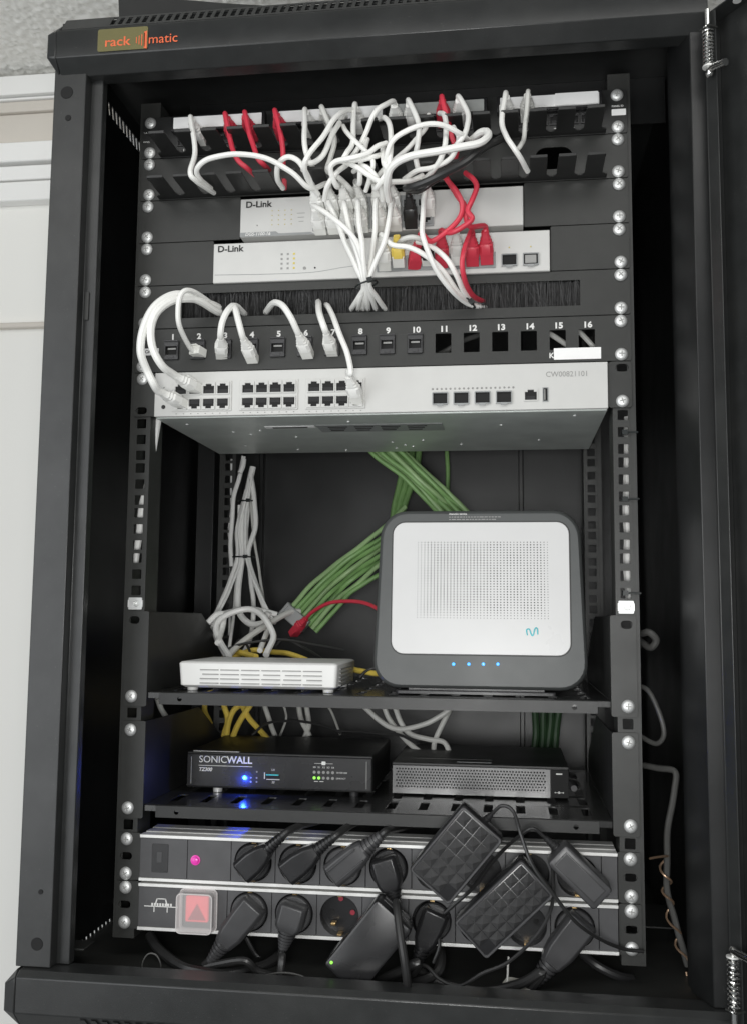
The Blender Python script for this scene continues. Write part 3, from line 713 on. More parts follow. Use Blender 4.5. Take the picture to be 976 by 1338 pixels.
b.build('vent_slots', 'ink_grey', MD)
for x in (-0.183, -0.047):
    for y in (0.032, 0.115): B().lathe([(0.0055, 0.0), (0.0050, -0.0034)], (x, y, -0.5763), axis='z', n=14).build('foot', 'white', MD)

# ---- router standing on edge
RT = thing('router', 'upright grey router with a white perforated face and four blue lights', 'router', (0.098, 0.05, -0.5785))
def lean(z): return 0.034 + (z + 0.578)*0.09
def rloop(i, dy, zc=0.0):
    out = []
    for u, v in rect(-1, 1, 0, 1, 0.0, 1): pass
    hb, ht = 0.1035 - i, 0.0975 - i; zb, zt = -0.5745 + i, -0.4005 - i
    pts = rect(-0.1, 0.1, zb, zt, 0.026 - i*0.6, 7)
    for x, z in pts:
        t = (z - zb)/(zt - zb); hw = hb + (ht - hb)*t
        out.append((0.0985 + x/0.1*hw, lean(z) + dy, z))
    return out
b = B(); b.ring([rloop(0.010, 0.060), rloop(0.002, 0.052), rloop(0.0, 0.042), rloop(0.0, 0.006), rloop(0.0012, 0.0022), rloop(0.0035, 0.0)])
b.build('body', 'router_grey', RT)
def onface(pts, dy): return [(x, lean(z) + dy, z) for x, z in pts]
po = rect(0.0125, 0.1860, -0.5425, -0.4115, 0.013, 6); pi_ = rect(0.0135, 0.1850, -0.5415, -0.4125, 0.012, 6)
b = B(); b.ring([onface(po, -0.0003), onface(po, 0.002)]); b.build('face_gap', 'ink_black', RT)
b = B(); b.ring([onface(pi_, -0.0006), onface(rect(0.0140, 0.1845, -0.5410, -0.4130, 0.0115, 6), -0.0014)]); b.build('face_plate', 'router_white', RT)
b = B(); rr = random.Random(4)
for j in range(30):
    for i in range(40):
        x = 0.0385 + i*0.00322; z = -0.4325 - j*0.00255
        ed = min((i + 1)/5.0, (j + 2)/3.0, (40 - i)/3.0, (31 - j)/6.0, (i + (31 - j)*1.3)/14.0, 1.0)
        r = (0.00030 + 0.00036*ed)*(1 + 0.10*math.sin(i*0.6)*math.cos(j*0.5))
        b.add([(x + r*math.cos(a), lean(z) - 0.00152, z + r*math.sin(a)) for a in [k*PI/3 for k in range(6)]], [tuple(range(6))])
b.build('perforation', 'ink_black', RT, kind='stuff')
zl = -0.5195; xl = 0.1490
B().tube(spline([(xl - 0.0048, lean(zl) - 0.0016, zl - 0.003), (xl - 0.0055, lean(zl) - 0.0016, zl + 0.002), (xl - 0.003, lean(zl) - 0.0016, zl + 0.0028), (xl - 0.001, lean(zl) - 0.0016, zl - 0.0022), (xl + 0.0006, lean(zl) - 0.0016, zl - 0.0028), (xl + 0.0025, lean(zl) - 0.0016, zl + 0.0036), (xl + 0.0045, lean(zl) - 0.0016, zl + 0.0034), (xl + 0.0050, lean(zl) - 0.0016, zl - 0.002)]), 0.00065, 6).build('logo_mark', 'ink_teal', RT)
for px_ in (592, 612, 631, 650):
    p = at(px_, 868, 0.033); B().lathe([(0.0017, 0.0), (0.0017, -0.0004), (0.001, -0.0009)], (p.x, lean(p.z) - 0.0001, p.z), n=12).build('light', 'led_cyan', RT)
tl = -math.atan(0.09)
text('Atención técnica', 0.0026, (0.0685, lean(-0.4045) - 0.0003, -0.4042), 'ink_white', RT, rot=(PI/2 + tl, 0, 0), bold=0.00005)
b = B()
for r, ln in ((0, 0.050), (1, 0.044)):
    z = -0.4072 - r*0.0024; x = 0.0685
    while x < 0.0685 + ln:
        wd = random.uniform(0.0015, 0.0045); b.box(x, x + wd, lean(z) - 0.0004, lean(z) - 0.0001, z - 0.0004, z + 0.0004); x += wd + 0.0008
b.build('small_print', 'ink_grey', RT)
b = B(); b.raw(plate(rect(0.020, 0.170, 0.026, 0.100, 0.003), [], 0.0028), level(-0.5788)); b.box(0.03, 0.16, 0.040, 0.085, -0.5762, -0.570); b.build('stand', 'plastic_dark', RT, bevel=0.0006)

# ---- firewall
FW = thing('firewall', 'black firewall box with white lettering and a bright blue light, lower shelf', 'firewall', (-0.099, 0.14, -0.686))
x0, x1, yf, zb, zt = -0.1997, -0.0083, 0.072, -0.6808, -0.6448
B().box(x0, x1, yf, 0.215, zb, zt).build('case', 'panel_black', FW, bevel=0.001)
B().box(x0 + 0.0006, x1 - 0.0006, yf - 0.0025, yf - 0.0002, zb + 0.0015, zt - 0.0020).build('front_face', 'plastic_black', FW, bevel=0.0008)
b = B(); b.box(x0 + 0.0050, x0 + 0.0056, yf - 0.0028, yf - 0.0024, zb + 0.004, zt - 0.005); b.box(x1 - 0.0062, x1 - 0.0056, yf - 0.0028, yf - 0.0024, zb + 0.004, zt - 0.005); b.build('trim_line', 'ink_grey', FW)
B().box(x0 + 0.006, x0 + 0.054, yf + 0.001, yf + 0.006, zt + 0.00005, zt + 0.0004).build('serial_label', 'label_white', FW)
yt = yf - 0.0027
text('SONIC', 0.0096, (x0 + 0.0132, yt, zt - 0.0075), 'ink_white', FW, sx=1.02)
text('WALL', 0.0096, (x0 + 0.0425, yt, zt - 0.0075), 'ink_white', FW, bold=0.0002, sx=1.02)
B().box(x0 + 0.0132, x0 + 0.0690, yt - 0.0002, yt + 0.0002, zt - 0.0137, zt - 0.0132).build('underline', 'ink_white', FW)
text('TZ300', 0.0050, (x0 + 0.0132, yt, zt - 0.0175), 'ink_white', FW, bold=0.00015, shear=0.25)
p = at(320, 1016, yf - 0.003)
B().lathe([(0.0019, 0.0), (0.0019, -0.0006), (0.001, -0.0012)], (p.x, yf - 0.0025, p.z), n=12).build('light', 'led_blue', FW)
ll = bpy.data.lights.new('firewall_light', 'POINT'); ll.energy = 0.06; ll.color = (0.02, 0.08, 1.0); ll.shadow_soft_size = 0.002
lo = bpy.data.objects.new('firewall_light', ll); COL.objects.link(lo); lo.location = (p.x, yf - 0.0058, p.z - 0.0012)
for dx, dz in ((0.0065, 0.0), (0.0125, 0.0), (0.0065, -0.004), (0.0125, -0.004), (0.0125, 0.006)):
    B().lathe([(0.0009, 0.0), (0.0009, -0.0003)], (p.x + dx, yf - 0.0025, p.z + dz), n=8).build('light_off', 'ink_grey', FW)
p = at(355, 1012, yf - 0.003)
B().box(p.x - 0.0065, p.x + 0.0085, yf - 0.0030, yf - 0.0024, p.z - 0.0035, p.z - 0.0005).build('usb_port', 'hole', FW)
B().box(p.x - 0.0055, p.x + 0.0075, yf - 0.0033, yf - 0.0030, p.z - 0.0010, p.z + 0.0002).build('usb_tongue', 'ink_teal', FW)
b = B(); b.box(p.x - 0.0075, p.x - 0.0066, yf - 0.0030, yf - 0.0024, p.z - 0.0045, p.z + 0.0018); b.box(p.x - 0.005, p.x + 0.0085, yf - 0.0030, yf - 0.0024, p.z - 0.0052, p.z - 0.0046); b.build('usb_print', 'ink_white', FW)
text('U0', 0.0028, (p.x, yt, p.z + 0.0045), 'ink_white', FW); text('SS', 0.003, (p.x + 0.0005, yt, p.z - 0.0078), 'ink_white', FW, shear=0.2)
g0 = at(411, 1009, yf - 0.003); g1 = at(435, 1010, yf - 0.003)
for i in range(5):
    x = g0.x + (g1.x - g0.x)*i/4
    for j in range(2):
        z = g0.z - j*0.0056
        B().lathe([(0.0015, 0.0), (0.0015, -0.0004)], (x, yf - 0.0025, z), n=10).build('port_light', 'led_green' if (j == 1 and i < 2) else 'ink_grey', FW)
    text('X%d' % i, 0.0024, (x, yt, g0.z + 0.0048), 'ink_white', FW, align='CENTER')
b = B(); b.box(g0.x, g1.x, yf - 0.0029, yf - 0.0024, g0.z + 0.0085, g0.z + 0.0088); b.box(g0.x, g0.x + 0.004, yf - 0.0029, yf - 0.0024, g0.z - 0.0093, g0.z - 0.0087); b.box(g0.x + 0.0055, g0.x + 0.0095, yf - 0.0029, yf - 0.0024, g0.z - 0.0093, g0.z - 0.0087); b.prism(rect((g0.x + g1.x)/2 - 0.002, (g0.x + g1.x)/2 + 0.002, g0.z + 0.0072, g0.z + 0.0108, 0.0008), yf - 0.0031, yf - 0.0024); b.build('port_print', 'ink_white', FW)
text('10/100/1000', 0.0022, (g1.x + 0.0035, yt, g0.z), 'ink_white', FW); text('LINK/ACT', 0.0022, (g1.x + 0.0035, yt, g0.z - 0.0056), 'ink_white', FW)
for x in (x0 + 0.030, x1 - 0.02): B().lathe([(0.0050, 0.0), (0.0046, -0.0050)], (x, yf + 0.010, zb - 0.00005), axis='z', n=14).build('foot', 'alu' if x < -0.1 else 'rubber', FW)

# ---- perforated unit beside it
PU = thing('perforated_unit', 'low black unit with a perforated metal front, right end of the lower shelf', 'network unit', (0.10, 0.17, -0.686))
x0, x1, yf, zb, zt = 0.0085, 0.1850, 0.098, -0.6845, -0.6535
B().box(x0, x1, yf, 0.245, zb, zt).build('case', 'panel_black', PU, bevel=0.001)
holes = []
for j in range(7):
    for i in range(50):
        x = x0 + 0.0045 + i*0.0030 + (0.0015 if j % 2 else 0); holes.append(circ(x, zb + 0.0075 + j*0.0029, 0.00100, 6))
B().raw(plate(rect(x0 + 0.0003, x0 + 0.158, zb + 0.0005, zt - 0.0030), holes, 0.0010), front(yf - 0.0022)).build('grille', 'grille', PU)
B().box(x0 + 0.0006, x0 + 0.1575, yf - 0.0009, yf - 0.0003, zb + 0.001, zt - 0.004).build('grille_backing', 'hole', PU)
B().box(x0, x1, yf - 0.0035, yf + 0.003, zt - 0.0022, zt + 0.0004).build('top_edge', 'panel_black', PU, bevel=0.0006)
B().box(x0 + 0.159, x1, yf - 0.0022, yf - 0.0002, zb + 0.0005, zt - 0.0030).build('connector_panel', 'hole', PU, bevel=0.0005)
b = B(); c = (x0 + 0.163, yf - 0.0024, zb + 0.006)
b.lathe([(0.0007, 0), (0.0007, -0.0003)], c, n=8); b.box(c[0], c[0] + 0.0075, yf - 0.0027, yf - 0.0023, c[2] - 0.0002, c[2] + 0.0002); b.lathe([(0.0012, 0), (0.0012, -0.0003)], (c[0] + 0.0038, c[1], c[2]), n=8); b.lathe([(0.0007, 0), (0.0007, -0.0003)], (c[0] + 0.0078, c[1], c[2]), n=8)
b.box(c[0] + 0.001, c[0] + 0.007, yf - 0.0027, yf - 0.0023, zt - 0.0075, zt - 0.0063); b.build('power_symbol', 'ink_white', PU)
B().lathe([(0.0045, 0.0), (0.0045, -0.012), (0.0036, -0.020), (0.0030, -0.024)], (x0 + 0.180, yf - 0.0023, zb + 0.0145), n=14).build('power_plug', 'rubber', PU)
b = B(); b.prism([(x0 + 0.02, yf + 0.03), (x0 + 0.10, yf + 0.03), (x0 + 0.10, yf + 0.036), (x0 + 0.02, yf + 0.036)], zt + 0.0001, zt + 0.0005, 'z'); b.build('top_label', 'panel', PU)
B().box(x0 + 0.065, x0 + 0.100, yf + 0.004, yf + 0.010, zt + 0.0009, zt + 0.0012).build('top_label', 'switch_grey', PU)

# ================================================================== power strips
def strip_pdu(label, k, xs0, first):
    zc = -(k - 0.5)*U
    pd = thing('power_strip', label, 'power strip', (0, 0, zc - 0.021), 'power strips at the bottom of the rack')
    for s in (-1, 1):
        x0, x1 = (-0.2413, -0.2190) if s < 0 else (0.2215, 0.2413)
        hl = [rect(s*0.2326 - 0.0062, s*0.2326 + 0.0055, hz(k, 1) - 0.0034, hz(k, 1) + 0.0034, 0.0033, 4)]
        B().raw(plate(rect(x0, x1, zc - 0.0216, zc + 0.0216, 0.0015), hl, 0.002), front(-0.0021)).build('ear', 'rail', pd, bevel=0.0004)
        screw(pd, s*0.2326, hz(k, 0)); screw(pd, s*0.2326, hz(k, 2))
    P = [(-0.0060, 0.0183), (-0.0060, 0.0212), (0.004, 0.0210), (0.0045, 0.0203), (0.010, 0.0203), (0.0105, 0.0210), (0.022, 0.0210), (0.0225, 0.0203), (0.028, 0.0203), (0.0285, 0.0210), (0.042, 0.0210), (0.042, -0.0210), (0.0, -0.0210), (-0.0060, -0.0212), (-0.0060, -0.0183), (-0.0030, -0.0183), (-0.0030, -0.0190), (0.034, -0.019), (0.034, 0.019), (-0.0030, 0.0190), (-0.0030, 0.0183)]
    B().prism([(y, z + zc) for y, z in P], -0.2185, 0.2210, 'x').build('extrusion', 'alu', pd, bevel=0.0003)
    w = 0.0421; e0 = xs0 - w/2
    zs = (zc - 0.0181, zc + 0.0181)
    # two plain modules at the left end
    B().prism(rect(-0.2183, e0 - w - 0.0002 + 0.0, *zs), -0.0048, 0.030).build('module', 'module', pd, bevel=0.0004)
    B().prism(rect(e0 - w + 0.0002, e0 - 0.0002, *zs), -0.0048, 0.030).build('module', 'module', pd, bevel=0.0004)
    cup = B(); cup.lathe([(0.0187, -0.0004), (0.0187, 0.0125)], (0, 0, 0), n=36, cap0=False, cap1=True)
    cup.cur = 1
    for dx in (-0.0095, 0.0095): cup.lathe([(0.0027, 0.0), (0.0027, -0.0004)], (dx, 0.0125, 0), n=12)
    cup.cur = 2
    for s in (-1, 1): cup.box(-0.0022, 0.0022, 0.002, 0.0120, s*0.0183 - 0.0011, s*0.0183 + 0.0011)
    cup = cup.mesh('socket_cup', ['plastic_black', 'hole', 'gold'])
    for i in range(8):
        xc = xs0 + i*w
        m = B().raw(plate(rect(xc - w/2 + 0.0002, xc + w/2 - 0.0002, *zs), [circ(xc, zc, 0.0177, 36)], 0.004), front(-0.0048)).build('socket', 'module', pd, bevel=0.0004)
        o = link('socket_cup', cup, m, loc=(xc, -0.0048, zc)); o.scale = (0.947, 1, 0.947)
    B().prism(rect(xs0 + 7.5*w + 0.0002, 0.2208, *zs), -0.0048, 0.030).build('module', 'module', pd, bevel=0.0004)
    return pd, zc
PD1, Z1 = strip_pdu('upper aluminium and black power strip with the small pink pilot light', 17, -0.1089, True)
PD2, Z2 = strip_pdu('bottom aluminium and black power strip with the red covered switch', 18, -0.1116, False)
XS1 = [-0.1089 + 0.0421*i for i in range(8)]; XS2 = [-0.1116 + 0.0421*i for i in range(8)]
B().prism(rect(-0.2065, -0.1905, Z1 - 0.0130, Z1 + 0.0130, 0.001), -0.0053, -0.0048).build('blank_cover', 'plastic_black', PD1, bevel=0.0005)
B().lathe([(0.0046, 0.0), (0.0046, -0.0006), (0.0036, -0.0008), (0.0032, -0.0026), (0.0015, -0.0034)], (-0.1640, -0.0048, Z1 - 0.0005), n=20).build('pilot_light', 'led_pink', PD1)
B().box(-0.2015, -0.1965, -0.0056, -0.0053, Z1 - 0.004, Z1 + 0.006).build('cover_latch', 'plastic_dark', PD1, bevel=0.0002)
# maker's mark: a trapezoid standing on a bar
b = B(); yk = -0.0051; cx, cz = -0.1960, Z2 + 0.0005
b.box(cx - 0.0165, cx + 0.0165, yk, -0.00485, cz - 0.0004, cz + 0.0004)
b.hexa([(cx - 0.0068, yk, cz), (cx - 0.0056, yk, cz), (cx - 0.0034, yk, cz + 0.0072), (cx - 0.0046, yk, cz + 0.0072)], [(cx - 0.0068, -0.0049, cz), (cx - 0.0056, -0.0049, cz), (cx - 0.0034, -0.0049, cz + 0.0072), (cx - 0.0046, -0.0049, cz + 0.0072)])
b.hexa([(cx + 0.0068, yk, cz), (cx + 0.0056, yk, cz), (cx + 0.0034, yk, cz + 0.0072), (cx + 0.0046, yk, cz + 0.0072)], [(cx + 0.0068, -0.0049, cz), (cx + 0.0056, -0.0049, cz), (cx + 0.0034, -0.0049, cz + 0.0072), (cx + 0.0046, -0.0049, cz + 0.0072)])
b.box(cx - 0.0046, cx + 0.0046, yk, -0.00485, cz + 0.0066, cz + 0.0074); b.box(cx - 0.0072, cx - 0.0064, yk, -0.00485, cz - 0.005, cz - 0.0004); b.box(cx + 0.0056, cx + 0.0064, yk, -0.00485, cz - 0.005, cz - 0.0004)
b.build('logo_mark', 'ink_white', PD2)
b = B()
for q in range(8): b.box(cx - 0.0095 + q*0.0026, cx - 0.0078 + q*0.0026, yk - 0.0001, -0.00485, cz + 0.0006, cz + 0.0030)
b.build('logo_mark', 'ink_white', PD2)
# red rocker under a clear lift-up cover
rx0, rx1, rz0, rz1 = -0.1770, -0.1425, Z2 - 0.0185, Z2 + 0.0175
B().prism(rect(rx0 + 0.006, rx1 - 0.007, rz0 + 0.008, rz1 - 0.005, 0.001), -0.0095, -0.0048).build('rocker', 'switch_red', PD2, bevel=0.0008)
b = B(); c = ((rx0 + rx1)/2, (rz0 + rz1)/2 - 0.002)
b.prism([(c[0] - 0.0085, c[1] - 0.006), (c[0] + 0.0085, c[1] - 0.006), (c[0], c[1] + 0.0085)], -0.0103, -0.0096); b.build('rocker_mark', 'switch_red_dark', PD2)
b = B(); o_ = rect(rx0, rx1, rz0, rz1, 0.004, 5); i_ = rect(rx0 + 0.001, rx1 - 0.001, rz0 + 0.001, rz1 - 0.001, 0.003, 5)
b.ring([[(x, -0.0049, z) for x, z in o_], [(x, -0.0180, z) for x, z in o_], [(x, -0.0200, z) for x, z in i_]], cap0=False, cap1=True)
b.build('clear_cover', 'clear_cover', PD2)
b = B()
for yy, oo in ((-0.0196, 0.0006), (-0.0058, -0.0004)):
    q = [(x, yy, z) for x, z in rect(rx0 + oo, rx1 - oo, rz0 + oo, rz1 - oo, 0.004, 5)]; B().tube(q + [q[0], q[1]], 0.0006, 6, False).build('cover_edge_glint', 'clear_edge_glint', PD2)  # added pale tubes stand in for light caught along the cover's edges
B().ring([[(x, -0.0050, z) for x, z in rect(rx0 - 0.0008, rx1 + 0.0008, rz0 - 0.0008, rz1 + 0.0008, 0.004, 5)], [(x, -0.0065, z) for x, z in rect(rx0 - 0.0008, rx1 + 0.0008, rz0 - 0.0008, rz1 + 0.0008, 0.004, 5)], [(x, -0.0065, z) for x, z in rect(rx0 + 0.002, rx1 - 0.002, rz0 + 0.002, rz1 - 0.002, 0.003, 5)]], cap0=False, cap1=False).build('cover_rim', 'clear_cover', PD2)
# red shutters and copper pin in the empty socket
for dx, dz in ((-0.0005, 0.0125), (0.0105, 0.0005)): B().lathe([(0.0024, 0), (0.0024, -0.0006)], (XS2[2] + dx, 0.0068, Z2 + dz), n=12).build('shutter', 'shutter_red', PD2)
B().box(XS2[2] - 0.0085, XS2[2] - 0.0035, -0.002, 0.006, Z2 - 0.0098, Z2 - 0.0068).build('earth_clip', 'gold', PD2, bevel=0.0008)
B().lathe([(0.0024, 0), (0.0024, -0.0006)], (XS2[6] - 0.006, 0.0068, Z2 + 0.003), n=12).build('shutter', 'shutter_red', PD2)

# ---- mains plugs: round base in the socket, wedge hood, ribbed strain relief, cord
def mains(label, cx, cz, deg, pts, m='plastic_black', L=0.030, w0=0.0118, w1=0.0065, r=0.0036, relief=0.022, fat=1.0, name='power_cord', cm='black_cable', ridge=False):
    M = Matrix.Translation((cx, 0, cz)) @ Matrix.Rotation(-math.radians(deg), 4, 'Y')
    root = thing(name, label, 'power cord', (cx, -0.01, cz), 'mains cords plugged into the power strips')
    b = B(M); b.lathe([(0.0160, 0.004), (0.0166, -0.0065), (0.0158, -0.0085)], (0, 0, 0), n=32)
    pl = b.build('plug', m, root, bevel=0.0006)
    b = B(M); yb, yt_ = -0.0075, -0.0215*fat
    L0 = []
    for x, hw, y1 in ((-0.0125, w0*0.86, yt_*0.86), (-0.0105, w0, yt_*0.97), (0.004, w0, yt_), (L*0.62, (w0 + w1)*0.55, yt_), (L, w1, yt_*0.96)):
        L0.append([(x, yb, -hw), (x, y1 + 0.003, -hw), (x, y1, -hw + 0.003), (x, y1, hw - 0.003), (x, y1 + 0.003, hw), (x, yb, hw)])
    b.ring(L0); b.build('hood', m, pl, bevel=0.0008)
    if ridge:
        b = B(M)
        for s in (-1, 1): b.box(-0.010, L*0.8, yt_ - 0.0015, yt_ + 0.001, s*w0*0.52 - 0.0008, s*w0*0.52 + 0.0008)
        b.build('rib', m, pl, bevel=0.0004)
    b = B(M); ym = yt_*0.66; nr = 6; L1 = []
    for i in range(nr):
        x = L - 0.001 + relief*i/nr; rr_ = w1*0.98 - (w1 - r - 0.0006)*i/nr; st = relief/nr
        for f, q in ((0.0, 1.0), (0.55, 0.98), (0.6, 0.80), (0.98, 0.78)): L1.append((rr_*q, x + st*f))
    b.lathe([(a, c) for a, c in L1], (0, ym, 0), axis='x', n=14)
    b.build('strain_relief', m, pl)
    p0 = M @ Vector((L + relief - 0.004, ym, 0)); p1 = M @ Vector((L + relief + 0.004, ym, 0))
    P = [p0, p1] + [at(*q) for q in pts]
    B().tube(spline(P, 7), r, 10).build('cord', cm, root)
    return root
ZS = -0.7334
mains('black mains plug in the first socket of the upper strip, cord rising right', XS1[0], Z1, 42, [(395, 1078, 0.005), (425, 1070, 0.03), (445, 1060, 0.06), (455, 1040, 0.12)], L=0.021, relief=0.020)
mains('black mains plug in the second socket of the upper strip, cord rising right', XS1[1], Z1, 38, [(462, 1076, 0.01), (490, 1068, 0.04), (510, 1055, 0.10)], L=0.025, relief=0.020)
mains('ribbed flat mains plug in the third socket of the upper strip', XS1[2], Z1, 40, [(520, 1082, 0.02), (535, 1078, 0.05), (560, 1065, 0.1)], L=0.028, relief=0.022, w1=0.0088, ridge=True, m='plastic_dark')
mains('black mains plug whose cord hangs straight down across both strips', XS1[3], Z1, -72, [(518, 1180, -0.048), (522, 1215, -0.066), (528, 1255, -0.074), (532, 1285, -0.070), (534, 1302, -0.054), (535, 1306, -0.03)], L=0.016, w1=0.0085, relief=0.016, fat=1.25)
mains('charcoal mains plug in the first socket of the bottom strip, cord towards lower left', XS2[0], Z2, -128, [(318, 1255, -0.020), (335, 1268, -0.016), (360, 1276, -0.012), (385, 1287, -0.01), (430, 1300, 0.01)], m='plastic_dark', L=0.034, w0=0.0125, w1=0.0088, relief=0.022)
mains('grey-hooded mains plug in the second socket of the bottom strip, cord straight down', XS2[1], Z2, -104, [(369, 1250, -0.030), (367, 1272, -0.034), (366, 1292, -0.035), (366, 1312, -0.02)], m='plastic_dark', L=0.012, w0=0.0125, w1=0.0095, relief=0.018, fat=1.2)
mains('black mains plug beside the large adapter, cord curving down behind it', XS2[4] + 0.001, Z2, -112, [(545, 1258, -0.028), (520, 1270, -0.022), (490, 1283, -0.015), (450, 1296, -0.005), (400, 1302, 0.01)], L=0.022, w1=0.0075, relief=0.020, r=0.0042)
mains('big charcoal mains plug at the right end of the bottom strip', XS2[7], Z2, -128, [(708, 1270, -0.020), (680, 1285, -0.018), (640, 1294, -0.016), (600, 1290, -0.012), (560, 1278, -0.005), (545, 1260, 0.005), (560, 1240, 0.01), (575, 1235, 0.02)], m='plastic_dark', L=0.036, w0=0.0135, w1=0.0098, relief=0.024, r=0.0044)

# ---- plug-in adapters
def adapter_frame(c, Yf):
    T, R_, Bt, Lf = [at(x, y, Yf) for x, y in c]
    O = (T + R_ + Bt + Lf)/4; e1 = ((R_ - T) + (Bt - Lf))/2; e2 = ((Lf - T) + (Bt - R_))/2
    X = e1.normalized(); Zv = (e2 - X*e2.dot(X)).normalized(); Y = Vector((0, 1, 0))
    M = Matrix((X, Y, Zv)).transposed().to_4x4(); M.translation = O
    return M, e1.length/2, e2.length/2
def adapter(label, c, Yf, thick, cells=None, panel=False, m='plastic_black', edge=None, name='power_adapter'):
    M, hx, hz_ = adapter_frame(c, Yf)
    root = thing(name, label, 'power adapter', tuple(M.translation), 'plug-in power adapters')
    L0 = []
    for y, i, r in ((thick, 0.003, 0.004), (thick*0.6, 0.0, 0.0035), (0.0022, 0.0, 0.0035), (0.0006, 0.0008, 0.003), (0.0, 0.0022, 0.002)):
        L0.append([(x, y, z) for x, z in rect(-hx + i, hx - i, -hz_ + i, hz_ - i, r, 4)])
    b = B(M); b.ring(L0); b.build('case', m, root)
    if cells:
        nx, nz = cells; ax, az = (hx - 0.0035)*2/nx, (hz_ - 0.0035)*2/nz
        for i in range(nx):
            for j in range(nz):
                x0 = -hx + 0.0035 + i*ax; z0 = -hz_ + 0.0035 + j*az
                if (i, j) in ((nx-1, nz-1),): continue
                b = B(M); h = 0.0058
                b.add([(x0 + .0002, -0.00005, z0 + .0002), (x0 + ax - .0002, -0.00005, z0 + .0002), (x0 + ax - .0002, -0.00005, z0 + az - .0002), (x0 + .0002, -0.00005, z0 + az - .0002), (x0 + ax/2, -h, z0 + az/2)], [(0,1,2,3), (0,1,4), (1,2,4), (2,3,4), (3,0,4)])
                b.build('stud', 'stud', root, smooth=0.1)
        b = B(M)
        b.ring([[(x, 0.0015, z) for x, z in rect(-hx + 0.0004, hx - 0.0004, -hz_ + 0.0004, hz_ - 0.0004, 0.003, 4)], [(x, -0.0012, z) for x, z in rect(-hx + 0.0009, hx - 0.0009, -hz_ + 0.0009, hz_ - 0.0009, 0.003, 4)], [(x, -0.0012, z) for x, z in rect(-hx + 0.0024, hx - 0.0024, -hz_ + 0.0024, hz_ - 0.0024, 0.002, 4)], [(x, 0.0004, z) for x, z in rect(-hx + 0.0030, hx - 0.0030, -hz_ + 0.0030, hz_ - 0.0030, 0.002, 4)]], False, False); b.build('rim', edge or m, root, bevel=0.0003)
    if panel:
        b = B(M); a = 0.0045
        for q in ((-hx + a, hx - a, -hz_ + a, -hz_ + a + .0005), (-hx + a, hx - a, hz_ - a - .0005, hz_ - a), (-hx + a, -hx + a + .0005, -hz_ + a + .0005, hz_ - a - .0005), (hx - a - .0005, hx - a, -hz_ + a + .0005, hz_ - a - .0005)):
            b.box(q[0], q[1], -0.0003, 0.0001, q[2], q[3])
        b.build('label_outline', 'ink_black', root)
        B(M).box(-hx + a + 0.001, hx - a - 0.001, -0.00025, 0.0001, -hz_ + a + 0.001, hz_ - a - 0.001).build('rating_label', 'plastic_dark', root)
    return root, M, hx, hz_
A1, M1, h1x, h1z = adapter('studded black adapter with its top corner against the lower shelf', ((605, 1052), (659, 1099), (585, 1184), (533, 1136)), -0.058, 0.038, (4, 6), edge='plastic_dark')
A2, M2, h2x, h2z = adapter('studded black adapter hanging over both strips, lower than its twin', ((677, 1117), (719, 1166), (641, 1260), (595, 1211)), -0.056, 0.036, (4, 7), edge='plastic_dark')
A3, M3, h3x, h3z = adapter('small smooth black adapter with a plain rectangular label, at the right', ((739, 1103), (801, 1164), (776, 1191), (714, 1130)), -0.048, 0.040, panel=True, m='plastic_dark')
A4, M4, h4x, h4z = adapter('large plain black adapter with a tiny green light on the bottom strip', ((498, 1176), (543, 1226), (464, 1294), (417, 1260)), -0.052, 0.040)
B(M4).lathe([(0.0014, -0.0001), (0.0014, -0.0005), (0.0008, -0.0009)], (-h4x + 0.004, 0, h4z - 0.0065), n=12).build('light', 'led_green', A4)
b = B(M4)
for q in range(2): b.box(-h4x + 0.006 + 0.0, h4x - 0.006, 0.012 + q*0.010, 0.0155 + q*0.010, -h4z - 0.0006, -h4z + 0.001)
b.build('vent_groove', 'plastic_dark', A4)
def lead(label, start, pts, r=0.0016, m='black_cable', rr0=0.0048, rlen=0.016, parent=None):
    """thin low-voltage lead of an adapter with a small ribbed relief at its start"""
    P = [at(*q) for q in [start] + pts]; sp = spline(P, 8)
    root = thing('adapter_lead', label, 'adapter lead', tuple(sp[0]))
    B().tube(sp, r, 7).build('cord', m, root)
    d = (sp[2] - sp[0]).normalized(); b = B(frame_to(sp[0] - d*rlen, d)); L1 = []
    for i in range(5):
        y = rlen*i/5; q = rr0 - (rr0 - r*1.3)*i/5
        for f, g in ((0, 1.0), (0.5, 0.98), (0.55, 0.75), (0.98, 0.75)): L1.append((q*g, y + rlen/5*f))
    b.lathe(L1, (0, 0, 0), axis='y', n=12); b.build('strain_relief', 'rubber', root)
    return root
lead('thin black lead looping from the top adapter down to the right rail', (642, 1064, -0.042), [(655, 1053, -0.046), (670, 1060, -0.050), (680, 1090, -0.060), (695, 1130, -0.066), (722, 1168, -0.066), (752, 1205, -0.055), (785, 1228, -0.035), (815, 1240, -0.018), (840, 1243, -0.010)])
lead('thin black lead from the small adapter running down behind the studded ones', (711, 1094, -0.030), [(697, 1083, -0.032), (684, 1088, -0.030), (660, 1108, -0.022), (640, 1130, -0.018), (618, 1160, -0.016), (590, 1185, -0.014), (572, 1205, -0.014), (574, 1235, -0.02), (566, 1258, -0.02)])
o = B().tube(spline([at(*q) for q in ((722, 1105, -0.02), (722, 1140, -0.035), (722, 1175, -0.045), (712, 1205, -0.050), (692, 1232, -0.05), (662, 1258, -0.045), (630, 1272, -0.04), (600, 1288, -0.035), (575, 1280, -0.03), (556, 1262, -0.02), (530, 1260, -0.012))], 8), 0.0016, 7).build('adapter_lead', 'black_cable')
tag(o, 'thin black lead arching round the lower studded adapter to the cabinet floor', 'adapter lead')
